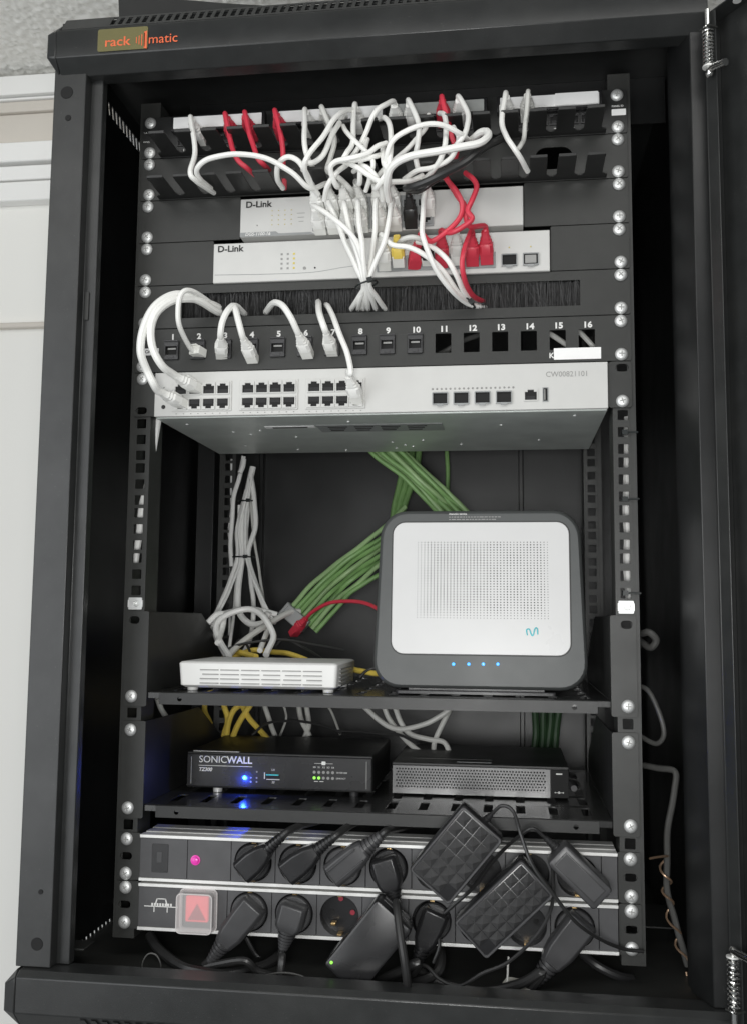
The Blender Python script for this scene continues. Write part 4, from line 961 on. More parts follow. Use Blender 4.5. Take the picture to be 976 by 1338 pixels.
# ================================================================== patch cables
WC = 'white_cable'; G1 = 'white patch cables at the top of the rack'
def wc(label, pts, plugs=(), r=R_C, m=WC, group=G1): return cable('patch_cable', label, pts, m, r, plugs, group)
# --- between the top patch panel and the first switch
wc('white cable dropping from the leftmost label strip into the finger tray', [(256, 196, -0.055), (250, 224, -0.068), (258, 236, -0.062), (272, 246, -0.040), (280, 252, -0.02)], ((0, (262, 184, -0.004), (0, -.97, .22)),))
wc('long white cable arching from the left finger tray over to the upper switch', [(276, 246, -0.030), (262, 236, -0.058), (257, 222, -0.072), (272, 207, -0.078), (305, 201, -0.082), (345, 206, -0.080), (380, 224, -0.074), (405, 246, -0.060)], ((-1, (437.5, 280, -0.008), (-.1, -.80, .60)),))
wc('short white cable looping over the tray right of the red ones', [(370, 246, -0.030), (363, 232, -0.055), (364, 214, -0.068), (376, 205, -0.074), (390, 210, -0.076), (400, 226, -0.070), (408, 244, -0.056)], ((-1, (419, 281, -0.008), (-.1, -.80, .60)),))
wc('white cable falling left of the third finger into the tray', [(398, 170, -0.058), (398, 190, -0.066), (402, 206, -0.064), (410, 222, -0.04), (416, 236, -0.02)], ((0, (407, 174, -0.004), (0, -.97, .22)),))
wc('white cable slanting from the middle label strip down to the left', [(470, 146, -0.030), (455, 144, -0.050), (440, 153, -0.068), (422, 180, -0.080), (405, 203, -0.084), (399, 218, -0.080), (404, 236, -0.066), (416, 254, -0.048)])
wc('white cable slanting beside it, ending at the tray edge', [(452, 152, -0.032), (446, 156, -0.046), (437, 172, -0.064), (424, 200, -0.074), (412, 212, -0.072), (402, 214, -0.066), (396, 222, -0.05)])
wc('grey-white cable behind the two slanting ones', [(437, 180, -0.046), (432, 205, -0.050), (428, 222, -0.046), (442, 232, -0.052), (457, 248, -0.050), (462, 256, -0.03)], ((0, (429, 173, -0.004), (0, -.97, .22)),), m='grey_cable')
wc('white cable from the strip end slanting down between two fingers', [(462, 182, -0.060), (453, 200, -0.070), (451, 208, -0.070), (470, 208, -0.072), (490, 204, -0.07), (505, 200, -0.05)], ((0, (470, 169, -0.004), (0, -.97, .22)),))
wc('white cable curving from centre tray to the third switch port', [(505, 187, -0.066), (492, 192, -0.072), (478, 202, -0.076), (455, 208, -0.078), (438, 212, -0.076), (432, 222, -0.072), (440, 244, -0.058)], ((-1, (456, 279, -0.008), (-.1, -.80, .60)),))
wc('white cable running level across the tray towards the right', [(428, 220, -0.050), (445, 210, -0.06), (464, 217, -0.070), (480, 228, -0.072), (496, 236, -0.068), (515, 238, -0.060), (535, 237, -0.05), (552, 229, -0.04)])
wc('white cable dropping straight into the fourth switch port', [(480, 182, -0.045), (474, 200, -0.060), (471, 218, -0.064), (470, 240, -0.054)], ((-1, (474, 278, -0.008), (-.1, -.80, .60)),))
wc('white cable humping over the strip left of the red booted plug', [(504, 138, -0.048), (494, 144, -0.054), (486, 154, -0.056), (478, 172, -0.050), (466, 196, -0.050), (459, 206, -0.045)], ((0, (519, 165, -0.004), (0, -.97, .22)),))
wc('white cable hanging in a long vertical run to the fifth switch port', [(494, 156, -0.036), (503, 155, -0.050), (509, 166, -0.064), (510, 190, -0.074), (508, 220, -0.074), (508, 242, -0.062)], ((-1, (517, 276, -0.008), (-.1, -.80, .60)),))
wc('white cable bending left of the vertical run into the lower port', [(500, 192, -0.060), (501, 212, -0.070), (506, 222, -0.074), (500, 234, -0.072), (491, 246, -0.062)], ((-1, (498, 277, -0.008), (-.1, -.80, .60)),))
wc('white cable arcing above the big loop, below the strip', [(503, 230, -0.060), (506, 205, -0.076), (514, 182, -0.082), (535, 168, -0.084), (560, 163, -0.082), (580, 165, -0.078), (601, 176, -0.068), (612, 184, -0.05)])
wc('thick white cable sweeping right and doubling back in a hairpin', [(508, 262, -0.050), (505, 240, -0.072), (512, 218, -0.084), (535, 205, -0.090), (580, 197, -0.092), (620, 189, -0.088), (637, 178, -0.080), (636, 172, -0.072), (626, 174, -0.062), (614, 184, -0.048)], r=0.0034)
wc('white plug and cable hanging from the clear strip', [(546, 158, -0.054), (547, 184, -0.064), (543, 205, -0.058), (546, 222, -0.05)], ((0, (538, 164, -0.004), (0, -.97, .22)),))
wc('white cable falling past the red booted plug into the tray', [(574, 148, -0.034), (580, 150, -0.048), (583, 168, -0.062), (582, 190, -0.070), (576, 208, -0.070), (566, 222, -0.064), (556, 233, -0.05), (548, 240, -0.03)])
wc('white cable crooked at the right end of the clear strip', [(611, 148, -0.052), (611, 166, -0.062), (605, 180, -0.066), (596, 190, -0.062), (588, 200, -0.04)], ((0, (601, 159, -0.004), (0, -.97, .22)),))
wc('white cable dropping from the right-hand label strip into the tray', [(655, 160, -0.054), (660, 178, -0.064), (670, 193, -0.066), (680, 208, -0.058), (689, 224, -0.04)], ((0, (661, 155, -0.004), (0, -.97, .22)),))
wc('thin greyish cable behind the right-hand label strip', [(685, 176, -0.04), (680, 190, -0.05), (672, 198, -0.05)], ((0, (688, 153, -0.004), (0, -.97, .22)),), r=0.0022, m='grey_cable')
wc('thin white cable threading down through the middle of the tangle', [(446, 158, -0.040), (452, 172, -0.056), (468, 190, -0.066), (486, 210, -0.070), (482, 232, -0.060), (478, 250, -0.045)], r=0.0022)
wc('thin white cable crossing behind the big hairpin loop', [(560, 150, -0.030), (556, 168, -0.045), (540, 186, -0.055), (520, 205, -0.060), (500, 222, -0.058), (486, 240, -0.045)], r=0.0022)
wc('white cable dipping between the last two fingers before the hairpin', [(592, 166, -0.050), (598, 182, -0.062), (588, 206, -0.066), (566, 218, -0.066), (545, 222, -0.060), (528, 234, -0.045)], r=0.0024)
wc('white cable leaning left beside the tied bunch, up to the tray', [(455, 214, -0.055), (440, 226, -0.066), (428, 244, -0.062), (424, 262, -0.050)], r=0.0024)
wc('white cable rising from the fifth upper port into the tray', [(500, 262, -0.046), (496, 246, -0.060), (488, 228, -0.068), (474, 216, -0.066), (462, 224, -0.050)], r=0.0024)
# red cables
GR_ = 'red patch cables'
def rc(label, pts, plugs=(), r=R_C): return cable('patch_cable', label, pts, 'red_cable', r, plugs, GR_, clear=False)
rc('leftmost red cable plugged into the top patch panel', [(302, 185, -0.042), (310, 208, -0.048), (322, 219, -0.046), (334, 229, -0.030)], ((0, (307, 181, -0.004), (0, -.97, .22)),))
rc('second red cable plugged into the top patch panel', [(329, 182, -0.044), (336, 205, -0.048), (345, 215, -0.044), (352, 222, -0.02)], ((0, (330, 179, -0.004), (0, -.97, .22)),))
rc('red cable plugged in right of the gap between label strips', [(369, 185, -0.044), (371, 215, -0.044), (372, 232, -0.034), (372, 246, -0.018)], ((0, (370, 177, -0.004), (0, -.97, .22)),))
rc('red cable with the booted plug at the clear strip', [(590, 178, -0.04), (596, 196, -0.036), (590, 215, -0.03), (582, 228, -0.03)], ((0, (580, 160, -0.004), (0, -.97, .22)),))
rc('red cable curving down across the white switch towards the lower one', [(576, 226, -0.040), (584, 236, -0.050), (596, 250, -0.056), (603, 266, -0.056), (601, 282, -0.054), (586, 300, -0.050), (564, 315, -0.048)], ((-1, (541, 345, -0.008), (.25, -.75, .55)),))
rc('red cable twisting round its neighbour to the fifth lower port', [(608, 226, -0.040), (617, 232, -0.050), (623, 244, -0.054), (617, 262, -0.058), (611, 276, -0.060), (616, 286, -0.062), (606, 295, -0.060), (588, 304, -0.054)], ((-1, (577, 343, -0.008), (.05, -.78, .62)),))
rc('red cable slanting to the rightmost red plug', [(583, 232, -0.040), (597, 256, -0.050), (606, 268, -0.050), (608, 284, -0.050), (614, 296, -0.050)], ((-1, (636, 339, -0.008), (-.05, -.72, .68)),))
rc('red cable hooking from the lower switch down into the brush', [(606, 328, -0.050), (603, 348, -0.050), (607, 368, -0.040), (615, 384, -0.022), (623, 391, -0.006), (632, 394, 0.01)], ((0, (617, 341, -0.008), (0, -.80, .60)),))
o = cable('patch_cable', 'thick black cable crossing the white ones diagonally', [(530, 246, -0.060), (540, 244, -0.070), (574, 230, -0.082), (611, 208, -0.082), (640, 188, -0.066), (660, 178, -0.04)], 'black_cable', 0.0037)
o = cable('patch_cable', 'black cable plugged into the upper white switch', [(548, 248, -0.060), (566, 236, -0.066), (590, 222, -0.066), (610, 206, -0.055)], 'black_cable', 0.0028, ((0, (537, 292, -0.008), (0, -.80, .60)),), clear=False)
# --- lower row of the upper switch, gathered by a tie above the brush
GB = 'white cables tied together above the brush'
def bc(label, pts, plugs=(0,)): return wc(label, pts, plugs, group=GB)
bc('leftmost white cable of the tied bunch, from the first lower port', [(442, 290, -0.052), (462, 312, -0.052), (474, 342, -0.044), (477, 371, -0.034), (468, 390, -0.018), (459, 404, 0.004)], ((0, (419, 300, -0.008), (0, -.93, .32)),))
bc('second white cable of the tied bunch, thinly printed along its side', [(453, 322, -0.038), (466, 352, -0.036), (476, 372, -0.030), (471, 390, -0.018), (468, 404, 0.004)], ((0, (437, 299, -0.008), (0, -.93, .32)),))
bc('third white cable of the tied bunch', [(463, 318, -0.044), (472, 350, -0.040), (478, 371, -0.034), (480, 390, -0.018), (481, 404, 0.004)], ((0, (456, 298, -0.008), (0, -.93, .32)),))
bc('straight middle white cable of the tied bunch', [(472, 320, -0.052), (477, 352, -0.046), (480, 371, -0.036), (486, 390, -0.018), (491, 404, 0.004)], ((0, (474, 297, -0.008), (0, -.93, .32)),))
bc('right-hand white cable of the tied bunch, sweeping in from the right', [(503, 310, -0.050), (490, 345, -0.046), (483, 371, -0.036), (493, 388, -0.018), (503, 404, 0.004)], ((0, (517, 295, -0.008), (0, -.93, .32)),))
bc('white cable of the tied bunch leaving the fifth lower port', [(487, 325, -0.036), (482, 355, -0.032), (479, 372, -0.028), (476, 390, -0.016), (474, 404, 0.004)], ((0, (498, 296, -0.008), (0, -.93, .32)),))
GL = 'cables dropping to the right end of the brush'
wc('white cable from the last upper switch port down to the brush', [(551, 292, -0.056), (556, 318, -0.058), (568, 350, -0.050), (588, 378, -0.034), (606, 394, -0.014), (622, 400, -0.002), (634, 402, 0.01)], ((0, (560, 276, -0.008), (0, -.85, .5)),), group=GL)
wc('white cable from the first lower switch port down to the brush', [(512, 319, -0.050), (535, 323, -0.050), (558, 336, -0.050), (580, 357, -0.042), (598, 382, -0.024), (610, 394, -0.010), (620, 401, 0.006)], ((0, (503, 347, -0.008), (0, -.80, .60)),), group=GL)
wc('white cable nearest the hooked red one, dropping to the brush', [(545, 316, -0.030), (562, 320, -0.042), (583, 338, -0.046), (596, 360, -0.040), (604, 380, -0.024), (614, 392, -0.008), (626, 400, 0.006)], group=GL)
wc('short greyish loop above the yellow plug', [(521, 318, -0.032), (528, 312, -0.042), (540, 310, -0.046), (552, 314, -0.042), (560, 322, -0.03)], m='grey_cable', group=GL)
for x, m, lab in ((1, 'yellow_cable', 'yellow booted plug in the second port of the lower switch'), (5, 'grey_cable', 'pale booted plug in the sixth port of the lower switch'), (3, 'black_cable', 'black booted plug in the fourth port of the lower switch')):
    root = thing('cable_plug', lab, 'cable plug', (C4[x], -0.02, -0.1655)); d = Vector((0, -0.75, 0.66))
    if m == 'black_cable': d = Vector((0, -0.95, 0.3))
    boot_plug(frame_to((C4[x], -0.012, -0.1650), d), root, m, True)
# --- left bunch looping from the brush to the big switch
GK = 'white cables of the left loop'
wc('outermost white cable of the big left loop, down to the silver switch', [(290, 410, 0.006), (278, 403, -0.010), (258, 391, -0.030), (232, 385, -0.044), (206, 398, -0.056), (188, 428, -0.062), (184, 458, -0.060), (192, 484, -0.050), (200, 500, -0.046)], ((-1, (238, 528, -0.0075), (-.42, -.88, .22)),), group=GK, r=0.0038)
wc('inner white cable of the big left loop, down to the silver switch', [(286, 402, 0.004), (275, 397, -0.010), (252, 390, -0.034), (226, 392, -0.048), (206, 408, -0.058), (198, 432, -0.060), (200, 456, -0.058), (212, 478, -0.050)], ((-1, (257, 508, -0.0075), (-.45, -.86, .25)),), group=GK, r=0.0038)
wc('white cable hooking over the loop into keystone port 2', [(284, 404, 0.004), (270, 392, -0.020), (250, 380, -0.046), (238, 384, -0.054), (233, 404, -0.052), (235, 426, -0.044)], ((-1, (261, 461, -0.004), (-.35, -.92, .15), 0),), group=GK)
GP = 'white cables plugged into the keystone panel'
wc('white cable with a long boot under the printed numeral three', [(289, 446, -0.024), (289, 436, -0.034), (291, 420, -0.038), (298, 406, -0.034), (307, 401, -0.022), (320, 410, 0.004)], (0,), group=GP, r=0.0031)
wc('white cable with a long boot under the printed numeral four', [(321, 448, -0.024), (316, 436, -0.034), (311, 420, -0.036), (307, 404, -0.030), (303, 400, -0.016), (298, 408, 0.004)], (0,), group=GP, r=0.0031)
wc('white cable with a long boot under the printed numeral six', [(393, 442, -0.024), (388, 430, -0.034), (380, 413, -0.040), (369, 399, -0.036), (357, 396, -0.022), (348, 408, 0.004)], (0,), group=GP, r=0.0031)
wc('white cable with a long boot under the printed numeral seven', [(428, 440, -0.024), (424, 428, -0.034), (420, 412, -0.030), (417, 400, -0.014), (416, 394, 0.006)], (0,), group=GP, r=0.0031)
wc('white cable from the brush past port 7 down to the silver switch', [(426, 398, 0.006), (430, 404, -0.014), (441, 428, -0.036), (452, 456, -0.044), (458, 482, -0.044), (458, 490, -0.042)], ((-1, (467, 522, -0.0075), (-.15, -.80, .58)),), group=GP, r=0.0027)
# ties
def tie(label, x, y, Y, r, tilt=0.0, tail=None):
    c = at(x, y, Y); b = B(Matrix.Translation(c) @ Matrix.Rotation(tilt, 4, 'Y')); pts = [(r*math.cos(t), r*0.8*math.sin(t), 0) for t in [2*PI*i/20 for i in range(21)]]
    b.tube(pts, 0.0009, 6); b.box(r*0.2, r*0.2 + 0.005, -r*0.8 - 0.004, -r*0.8, -0.002, 0.002)
    if tail: b.tube([(r*0.3, -r*0.8 - 0.002, 0), (r*0.3 + tail[0]*0.5, -r*0.8 - 0.004, tail[1]*0.4), (r*0.3 + tail[0], -r*0.8 - 0.004, tail[1])], 0.0006, 5)
    return tag(b.build('cable_tie', 'tie'), label, 'cable tie', 'cable ties')
tie('black cable tie round the central white bunch above the brush', 479, 372, -0.034, 0.0105, -0.25)
tie('black cable tie round the left white loop at the brush', 273, 396, -0.008, 0.0085, 1.35)
tie('black cable tie with a cut tail at the right end of the brush', 612, 394, -0.010, 0.0085, 0.8, (0.012, 0.006))
# ================================================================== inside, behind the shelves
GI = 'white cables hanging inside the cabinet'
def ic(label, pts, r=0.0030, m='white_cable_lifted', group=GI, name='loose_cable'): return cable(name, label, pts, m, r, (), group, seg=6)
ic('thick white cable in the middle of the hanging bunch, curling under it', [(331, 610, 0.29), (322, 650, 0.285), (316, 690, 0.28), (317, 728, 0.275), (312, 770, 0.27), (314, 800, 0.262), (328, 815, 0.25), (345, 814, 0.24), (352, 800, 0.235)], 0.0040)
ic('white cable on the right flank of the hanging bunch, down to the white box', [(328, 620, 0.285), (333, 660, 0.28), (333, 690, 0.277), (325, 728, 0.272), (334, 762, 0.262), (347, 796, 0.25), (352, 815, 0.235), (340, 850, 0.16)], 0.0032)
ic('white cable on the left flank of the hanging bunch', [(323, 640, 0.287), (311, 690, 0.282), (311, 728, 0.277), (300, 762, 0.268), (286, 795, 0.255), (279, 812, 0.245), (284, 835, 0.20), (296, 858, 0.155)], 0.0030)
ic('white cable falling straight behind the others', [(326, 640, 0.295), (322, 700, 0.29), (326, 740, 0.288), (331, 785, 0.28), (329, 830, 0.26), (318, 855, 0.20)], 0.0030)
ic('short white cable end disappearing under the silver switch', [(319, 596, 0.27), (312, 625, 0.275), (305, 655, 0.28), (302, 700, 0.285), (303, 740, 0.285)], 0.0028)
ic('thin white cable left of the bunch, straight down', [(313, 660, 0.29), (311, 740, 0.288), (306, 800, 0.27), (300, 850, 0.18)], 0.0020)
ic('thin grey cable at the far right of the bunch', [(327, 650, 0.29), (335, 720, 0.288), (344, 780, 0.28), (350, 820, 0.265)], 0.0018, 'grey_cable')
ic('white cable looping in front of the bunch onto the white box', [(300, 858, 0.15), (286, 835, 0.18), (284, 815, 0.195), (300, 802, 0.205), (325, 796, 0.21), (345, 806, 0.20), (357, 830, 0.18), (348, 856, 0.15)], 0.0036)
ic('white cable curving over to the grey coupler', [(296, 860, 0.15), (318, 838, 0.18), (350, 816, 0.215), (378, 801, 0.24), (392, 799, 0.25)], 0.0036, 'grey_cable')
ic('white cable end bent over at the left of the loops', [(272, 814, 0.20), (283, 803, 0.205), (292, 804, 0.21), (290, 822, 0.20), (285, 840, 0.17)], 0.0036)
ic('white cable arching level behind the loops', [(292, 802, 0.235), (320, 795, 0.24), (345, 798, 0.24), (362, 803, 0.245)], 0.0034)
ic('white cable running down behind the left rail', [(207, 548, 0.018), (201, 585, 0.018), (195, 622, 0.018), (187, 660, 0.018), (181, 700, 0.018), (177, 735, 0.020)], 0.0036)
ic('white cable seen through the holes of the right rail', [(821, 545, 0.030), (820, 600, 0.030), (819, 660, 0.030), (820, 720, 0.030), (822, 780, 0.030), (826, 800, 0.03)], 0.0046, group=None)
ic('thin white cable splaying right at the foot of the bunch', [(329, 625, 0.28), (321, 680, 0.272), (322, 728, 0.268), (338, 770, 0.255), (352, 800, 0.245), (360, 815, 0.24)], 0.0018)
ic('thin white cable splaying left at the foot of the bunch', [(327, 630, 0.28), (313, 690, 0.275), (315, 728, 0.27), (304, 765, 0.262), (292, 790, 0.25), (276, 822, 0.23)], 0.0018)
ic('thin white cable just left of the rear post, knotted halfway', [(303, 600, 0.31), (303, 660, 0.31), (300, 700, 0.305), (306, 712, 0.30), (302, 722, 0.305), (302, 780, 0.30), (300, 830, 0.28)], 0.0016)
ic('small white cable stub under the silver switch', [(314, 618, 0.26), (317, 610, 0.262), (319, 600, 0.264)], 0.0032)
tie('black cable tie round the upper part of the hanging bunch', 323, 655, 0.283, 0.011)
tie('black cable tie round the middle of the hanging bunch', 319, 728, 0.275, 0.014)
for i, (x, y) in enumerate(((815, 565), (815, 652), (816, 775))):
    c = at(x, y, -0.002); b = B(); b.box(c.x - 0.002, c.x + 0.003, c.y - 0.002, c.y + 0.004, c.z - 0.0022, c.z + 0.0022); b.tube([(c.x + 0.002, c.y - 0.0005, c.z), (0.2452, c.y - 0.0008, c.z), (0.2458, c.y + 0.03, c.z)], 0.0009, 6)
    tag(b.build('cable_tie', 'tie'), ('uppermost', 'middle', 'lowest')[i] + ' of the black cable ties looped through the right rail', 'cable tie', 'cable ties')
# green trunk cables
GG = 'green trunk cables behind the router'
pos = ('lowest', 'second lowest', 'third lowest', 'fourth lowest', 'fifth lowest', 'sixth lowest', 'uppermost')
pos = ('lowest', 'second lowest', 'third lowest', 'fourth lowest', 'fifth lowest', 'sixth lowest', 'seventh lowest', 'uppermost')
for i in range(8):
    dy = 0.010*math.sin(PI*(i + 0.5)/8)*(1 if i % 2 else -1); k = random.uniform(-2.5, 2.5)
    a = (489 + i*6.0, 590); c_ = (574 + i*5.4, 672 - i*0.4)
    cable('trunk_cable', pos[i] + ' green cable of the bunch slanting down to the router top', [(a[0] - 18, a[1] - 14, 0.25 + dy), (a[0] + 4, a[1] + 7, 0.25 + dy), ((a[0] + c_[0])/2 + k, (a[1] + c_[1])/2 - k*0.5, 0.25 + dy), (c_[0], c_[1], 0.255 - dy*0.6), (c_[0] + 30, c_[1] + 32, 0.26)], 'green_pale' if i % 3 == 1 else 'green_cable', 0.0029, (), GG)
for i in range(8):
    e = (374 + i*4.6, 791 + i*4.4); dy = 0.012*math.sin(PI*(i + 0.5)/8)*(1 if i % 2 else -1); k = random.uniform(-4, 4)
    cable('trunk_cable', pos[7 - i] + ' green cable of the fan reaching the grey coupler', [(530 + i*1.5, 662 + i*10.5, 0.275), (500, 690 + i*8.2 + k, 0.27 + dy), (455 + i*1, 726 + i*6.6 - k*0.6, 0.268 - dy*0.5), (e[0] + 38, e[1] - 32 + k*0.3, 0.262 + dy*0.6), (e[0] + 6, e[1] + 4, 0.255)], 'green_pale' if i % 3 == 0 else 'green_cable', 0.0029, (), GG)
for i in range(3):
    cable('trunk_cable', ('left', 'middle', 'right')[i] + ' one of the dim green cables rising behind the router', [(512 + i*5, 690, 0.34), (516 + i*7, 655, 0.345), (526 + i*9, 615, 0.35), (530 + i*9, 575, 0.352)], 'green_cable', 0.0040, (), GG)
o = cable('trunk_cable', 'single dim green cable hanging straight down at the back', [(583, 560, 0.36), (584, 620, 0.36), (587, 680, 0.36)], 'green_cable', 0.0028, (), GG)
for i in range(4):
    cable('trunk_cable', ('first', 'second', 'third', 'fourth')[i] + ' from left of the dim green cables low at the back right', [(698 + i*11, 915, 0.35), (700 + i*9, 955, 0.352), (694 + i*10, 1000, 0.352), (692 + i*10, 1030, 0.35)], 'green_shaded', 0.0045, (), GG)
# grey coupler with the red lead
c = at(388, 808, 0.25); b = B(Matrix.Translation(c) @ Matrix.Rotation(0.7, 4, 'Y')); b.box(-0.018, 0.016, -0.008, 0.010, -0.009, 0.008); b.box(-0.020, -0.016, -0.009, 0.011, -0.010, 0.009)
tag(b.build('cable_coupler', 'switch_grey', bevel=0.0012), 'small grey coupler where the green cables end', 'coupler')
rt = cable('loose_cable', 'thin red cable arching from the coupler to the router', [(397, 812, 0.235), (408, 800, 0.225), (428, 789, 0.21), (455, 785, 0.19), (478, 788, 0.16), (498, 798, 0.12)], 'red_cable', 0.0022, (0,), clear=False)
# yellow and grey leads behind the devices
GY = 'yellow cables under the upper shelf'
for i, P in enumerate(([(335, 858, 0.15), (300, 852, 0.20), (285, 880, 0.26), (268, 922, 0.26), (275, 945, 0.24)], [(318, 918, 0.24), (306, 930, 0.235), (300, 945, 0.225), (296, 965, 0.21)], [(330, 918, 0.23), (318, 935, 0.225), (310, 950, 0.215), (304, 966, 0.20)], [(316, 920, 0.235), (326, 938, 0.225), (342, 956, 0.215), (352, 968, 0.20)], [(292, 918, 0.245), (297, 940, 0.24), (293, 962, 0.22)])):
    cable('loose_cable', ('yellow cable running down at the far left under the shelf', 'broad yellow cable curving left under the shelf', 'yellow cable beside the broad one, curving left', 'yellow cable slanting right towards the firewall', 'short brownish-yellow cable between the others')[i], P, 'yellow_cable', 0.0034, (), GY)
cable('loose_cable', 'yellow cable lying on top of the shelf behind the white box', [(300, 861, 0.17), (330, 850, 0.20), (360, 851, 0.20), (385, 856, 0.17), (400, 862, 0.15)], 'yellow_cable', 0.003, (), GY)
cable('loose_cable', 'yellow cable peeping out between the white box and the router', [(455, 872, 0.16), (470, 876, 0.14), (485, 879, 0.13), (500, 880, 0.12)], 'yellow_cable', 0.003, (), GY)
GQ = 'grey leads behind the lower shelf'
for i, P in enumerate(([(345, 918, 0.25), (352, 940, 0.25), (360, 962, 0.24)], [(390, 918, 0.25), (394, 940, 0.245), (405, 962, 0.24)], [(400, 918, 0.25), (404, 945, 0.245), (398, 965, 0.24)], [(470, 918, 0.22), (495, 940, 0.22), (520, 952, 0.215), (555, 946, 0.21), (580, 932, 0.21), (592, 922, 0.21)], [(500, 920, 0.23), (512, 945, 0.225), (530, 968, 0.21), (548, 982, 0.2)], [(590, 922, 0.22), (578, 945, 0.215), (568, 968, 0.21), (566, 985, 0.2)], [(515, 922, 0.225), (530, 955, 0.22), (560, 966, 0.21), (580, 970, 0.205), (588, 985, 0.2)], [(206, 912, 0.10), (212, 928, 0.11), (220, 940, 0.12)])):
    cable('loose_cable', ('short grey lead just right of the yellow cables', 'left of two grey leads side by side under the shelf', 'right of two grey leads side by side under the shelf', 'pale grey lead sagging in a wide curve over the perforated unit', 'grey lead falling left of the sagging one', 'grey lead rising to the right end of the sagging one', 'grey lead with a hook at its lower end', 'grey lead end behind the left rail, under the upper shelf')[i], P, 'grey_cable', 0.0030, (), GQ)
GT = 'thin black leads inside the cabinet'
for i, P in enumerate(([(330, 960, 0.20), (350, 945, 0.20), (390, 942, 0.20), (430, 950, 0.20), (446, 958, 0.20)], [(440, 955, 0.2), (480, 957, 0.2), (520, 960, 0.2), (545, 972, 0.2)], [(292, 850, 0.16), (320, 840, 0.17), (360, 836, 0.18), (400, 840, 0.19), (450, 850, 0.2)], [(330, 860, 0.17), (322, 842, 0.18), (312, 838, 0.18), (305, 850, 0.17)], [(360, 845, 0.2), (372, 835, 0.2), (395, 845, 0.2), (420, 860, 0.19)], [(470, 885, 0.1), (480, 876, 0.1), (490, 872, 0.1)], [(425, 918, 0.3), (435, 935, 0.3), (445, 960, 0.29)], [(370, 918, 0.3), (374, 940, 0.3), (366, 962, 0.29)])):
    cable('loose_cable', ('thin black lead humped above the firewall', 'thin black lead between firewall and perforated unit', 'thin black lead lying along the back of the white box', 'small thin black loop over the white box', 'thin black lead tangled right of the white loops', 'thin black lead beside the router foot', 'straight thin lead hanging right of the grey pair', 'straight thin lead hanging left of the grey pair')[i], P, 'black_cable' if i < 6 else 'grey_cable', 0.0015, (), GT)
# right-hand gap between rail and post
GX = 'loose grey cable in the right-hand gap'
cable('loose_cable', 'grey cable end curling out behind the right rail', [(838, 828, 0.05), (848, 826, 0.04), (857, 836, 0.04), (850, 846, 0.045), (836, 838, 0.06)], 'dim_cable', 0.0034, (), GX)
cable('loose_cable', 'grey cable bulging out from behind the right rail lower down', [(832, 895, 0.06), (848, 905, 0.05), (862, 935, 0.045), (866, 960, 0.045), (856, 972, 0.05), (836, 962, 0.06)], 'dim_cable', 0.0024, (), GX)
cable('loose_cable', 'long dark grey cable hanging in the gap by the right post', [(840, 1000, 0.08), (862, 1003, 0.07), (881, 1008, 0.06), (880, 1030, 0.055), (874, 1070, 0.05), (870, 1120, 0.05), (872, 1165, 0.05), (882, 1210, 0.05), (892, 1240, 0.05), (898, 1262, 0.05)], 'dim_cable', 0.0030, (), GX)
b = B(); ax = [at(*p) for p in ((866, 1118, 0.05), (870, 1150, 0.05), (872, 1175, 0.05), (880, 1212, 0.05), (892, 1245, 0.05))]; sp = spline(ax, 14); pts = []
for i, p in enumerate(sp):
    t = i*0.42; pts.append(p + Vector((0.0045*math.cos(t), 0.0045*math.sin(t) - 0.001, 0)))
pts = [at(848, 1122, 0.03), at(858, 1120, 0.035)] + pts + [at(*p) for p in ((899, 1255, 0.045), (903, 1275, 0.04), (899, 1287, 0.04), (896, 1270, 0.045))]
b.tube(spline(pts, 2), 0.0011, 6)
tag(b.build('twisted_wire', 'copper'), 'bare brownish wire wound round the dark grey hanging cable', 'wire')
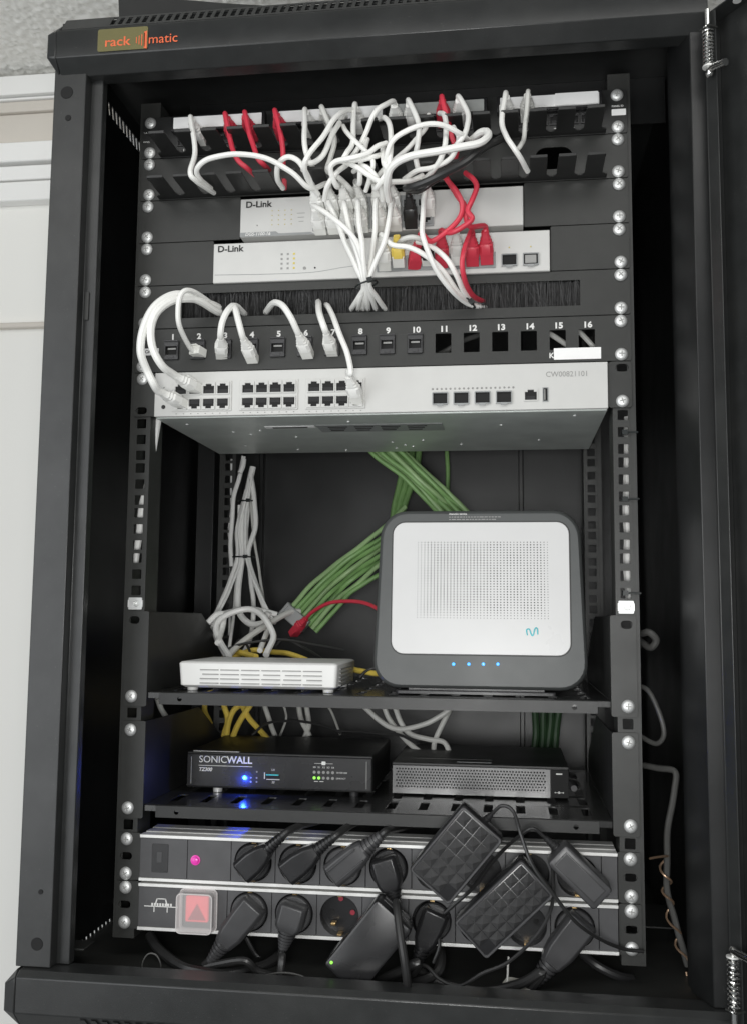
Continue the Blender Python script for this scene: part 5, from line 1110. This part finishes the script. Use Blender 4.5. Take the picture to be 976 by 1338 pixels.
# ================================================================== floor of the cabinet
GF = 'black cords on the cabinet floor'
cable('floor_cord', 'thick black cord drooping from the bottom strip to the floor at left', [(196, 1222, 0.02), (212, 1245, 0.0), (240, 1263, -0.015), (275, 1271, -0.02), (310, 1270, -0.015), (345, 1262, 0.0), (370, 1245, 0.02)], 'black_cable', 0.0046, (), GF)
cable('floor_cord', 'thin black cord lying flat behind the hanging plugs', [(322, 1225, 0.03), (338, 1250, 0.03), (365, 1262, 0.03), (395, 1262, 0.04)], 'black_cable', 0.0022, (), GF)
cable('floor_cord', 'grey-black cord behind the right-hand end of the bottom strip', [(760, 1246, 0.03), (780, 1262, 0.02), (805, 1275, 0.02), (825, 1278, 0.03)], 'rubber', 0.004, (), GF)
cable('floor_cord', 'thick black cord coiled below the middle of the strip', [(470, 1296, 0.02), (510, 1288, 0.0), (545, 1282, -0.01), (572, 1270, -0.005), (575, 1245, 0.01), (560, 1235, 0.03)], 'black_cable', 0.0050, (), GF)
cable('floor_wire', 'thin bright wire curving over the floor lip', [(345, 1275, -0.03), (370, 1270, -0.04), (395, 1276, -0.045), (415, 1290, -0.045)], 'dim_cable', 0.0008, (), None, cat='wire')
cable('wire_loop', 'small loop of thin grey wire standing on the floor at left', [(187, 1276, -0.02), (187, 1258, -0.02), (194, 1246, -0.02), (204, 1248, -0.02), (210, 1262, -0.018), (208, 1272, -0.015)], 'dim_cable', 0.0007, (), None, cat='wire')
cable('floor_cord', 'coiled black cord end inside the wire loop', [(165, 1268, 0.02), (190, 1268, 0.0), (212, 1272, -0.005), (208, 1278, -0.01), (190, 1278, -0.01), (178, 1272, 0.0)], 'rubber', 0.004, (), GF)
cable('hanging_cord', 'thin pale cord hanging with a paper tag at the floor', [(664, 1250, 0.0), (663, 1270, -0.005), (661, 1290, -0.01)], 'grey_cable', 0.0009, (), None, cat='cord')
c = at(668, 1298, -0.01); b = B(); b.add([(c.x - 0.011, c.y - 0.008, -0.8275), (c.x + 0.016, c.y - 0.010, -0.8272), (c.x + 0.012, c.y + 0.012, -0.8262), (c.x - 0.004, c.y + 0.010, -0.8240), (c.x - 0.011, c.y - 0.008, -0.8285), (c.x + 0.016, c.y - 0.010, -0.8285), (c.x + 0.012, c.y + 0.012, -0.8285), (c.x - 0.004, c.y + 0.010, -0.8285)], [(0,1,2,3), (7,6,5,4), (0,1,5,4), (1,2,6,5), (2,3,7,6), (3,0,4,7)])
tag(b.build('paper_tag', 'paper'), 'crumpled cream paper tag on the cabinet floor', 'paper tag')
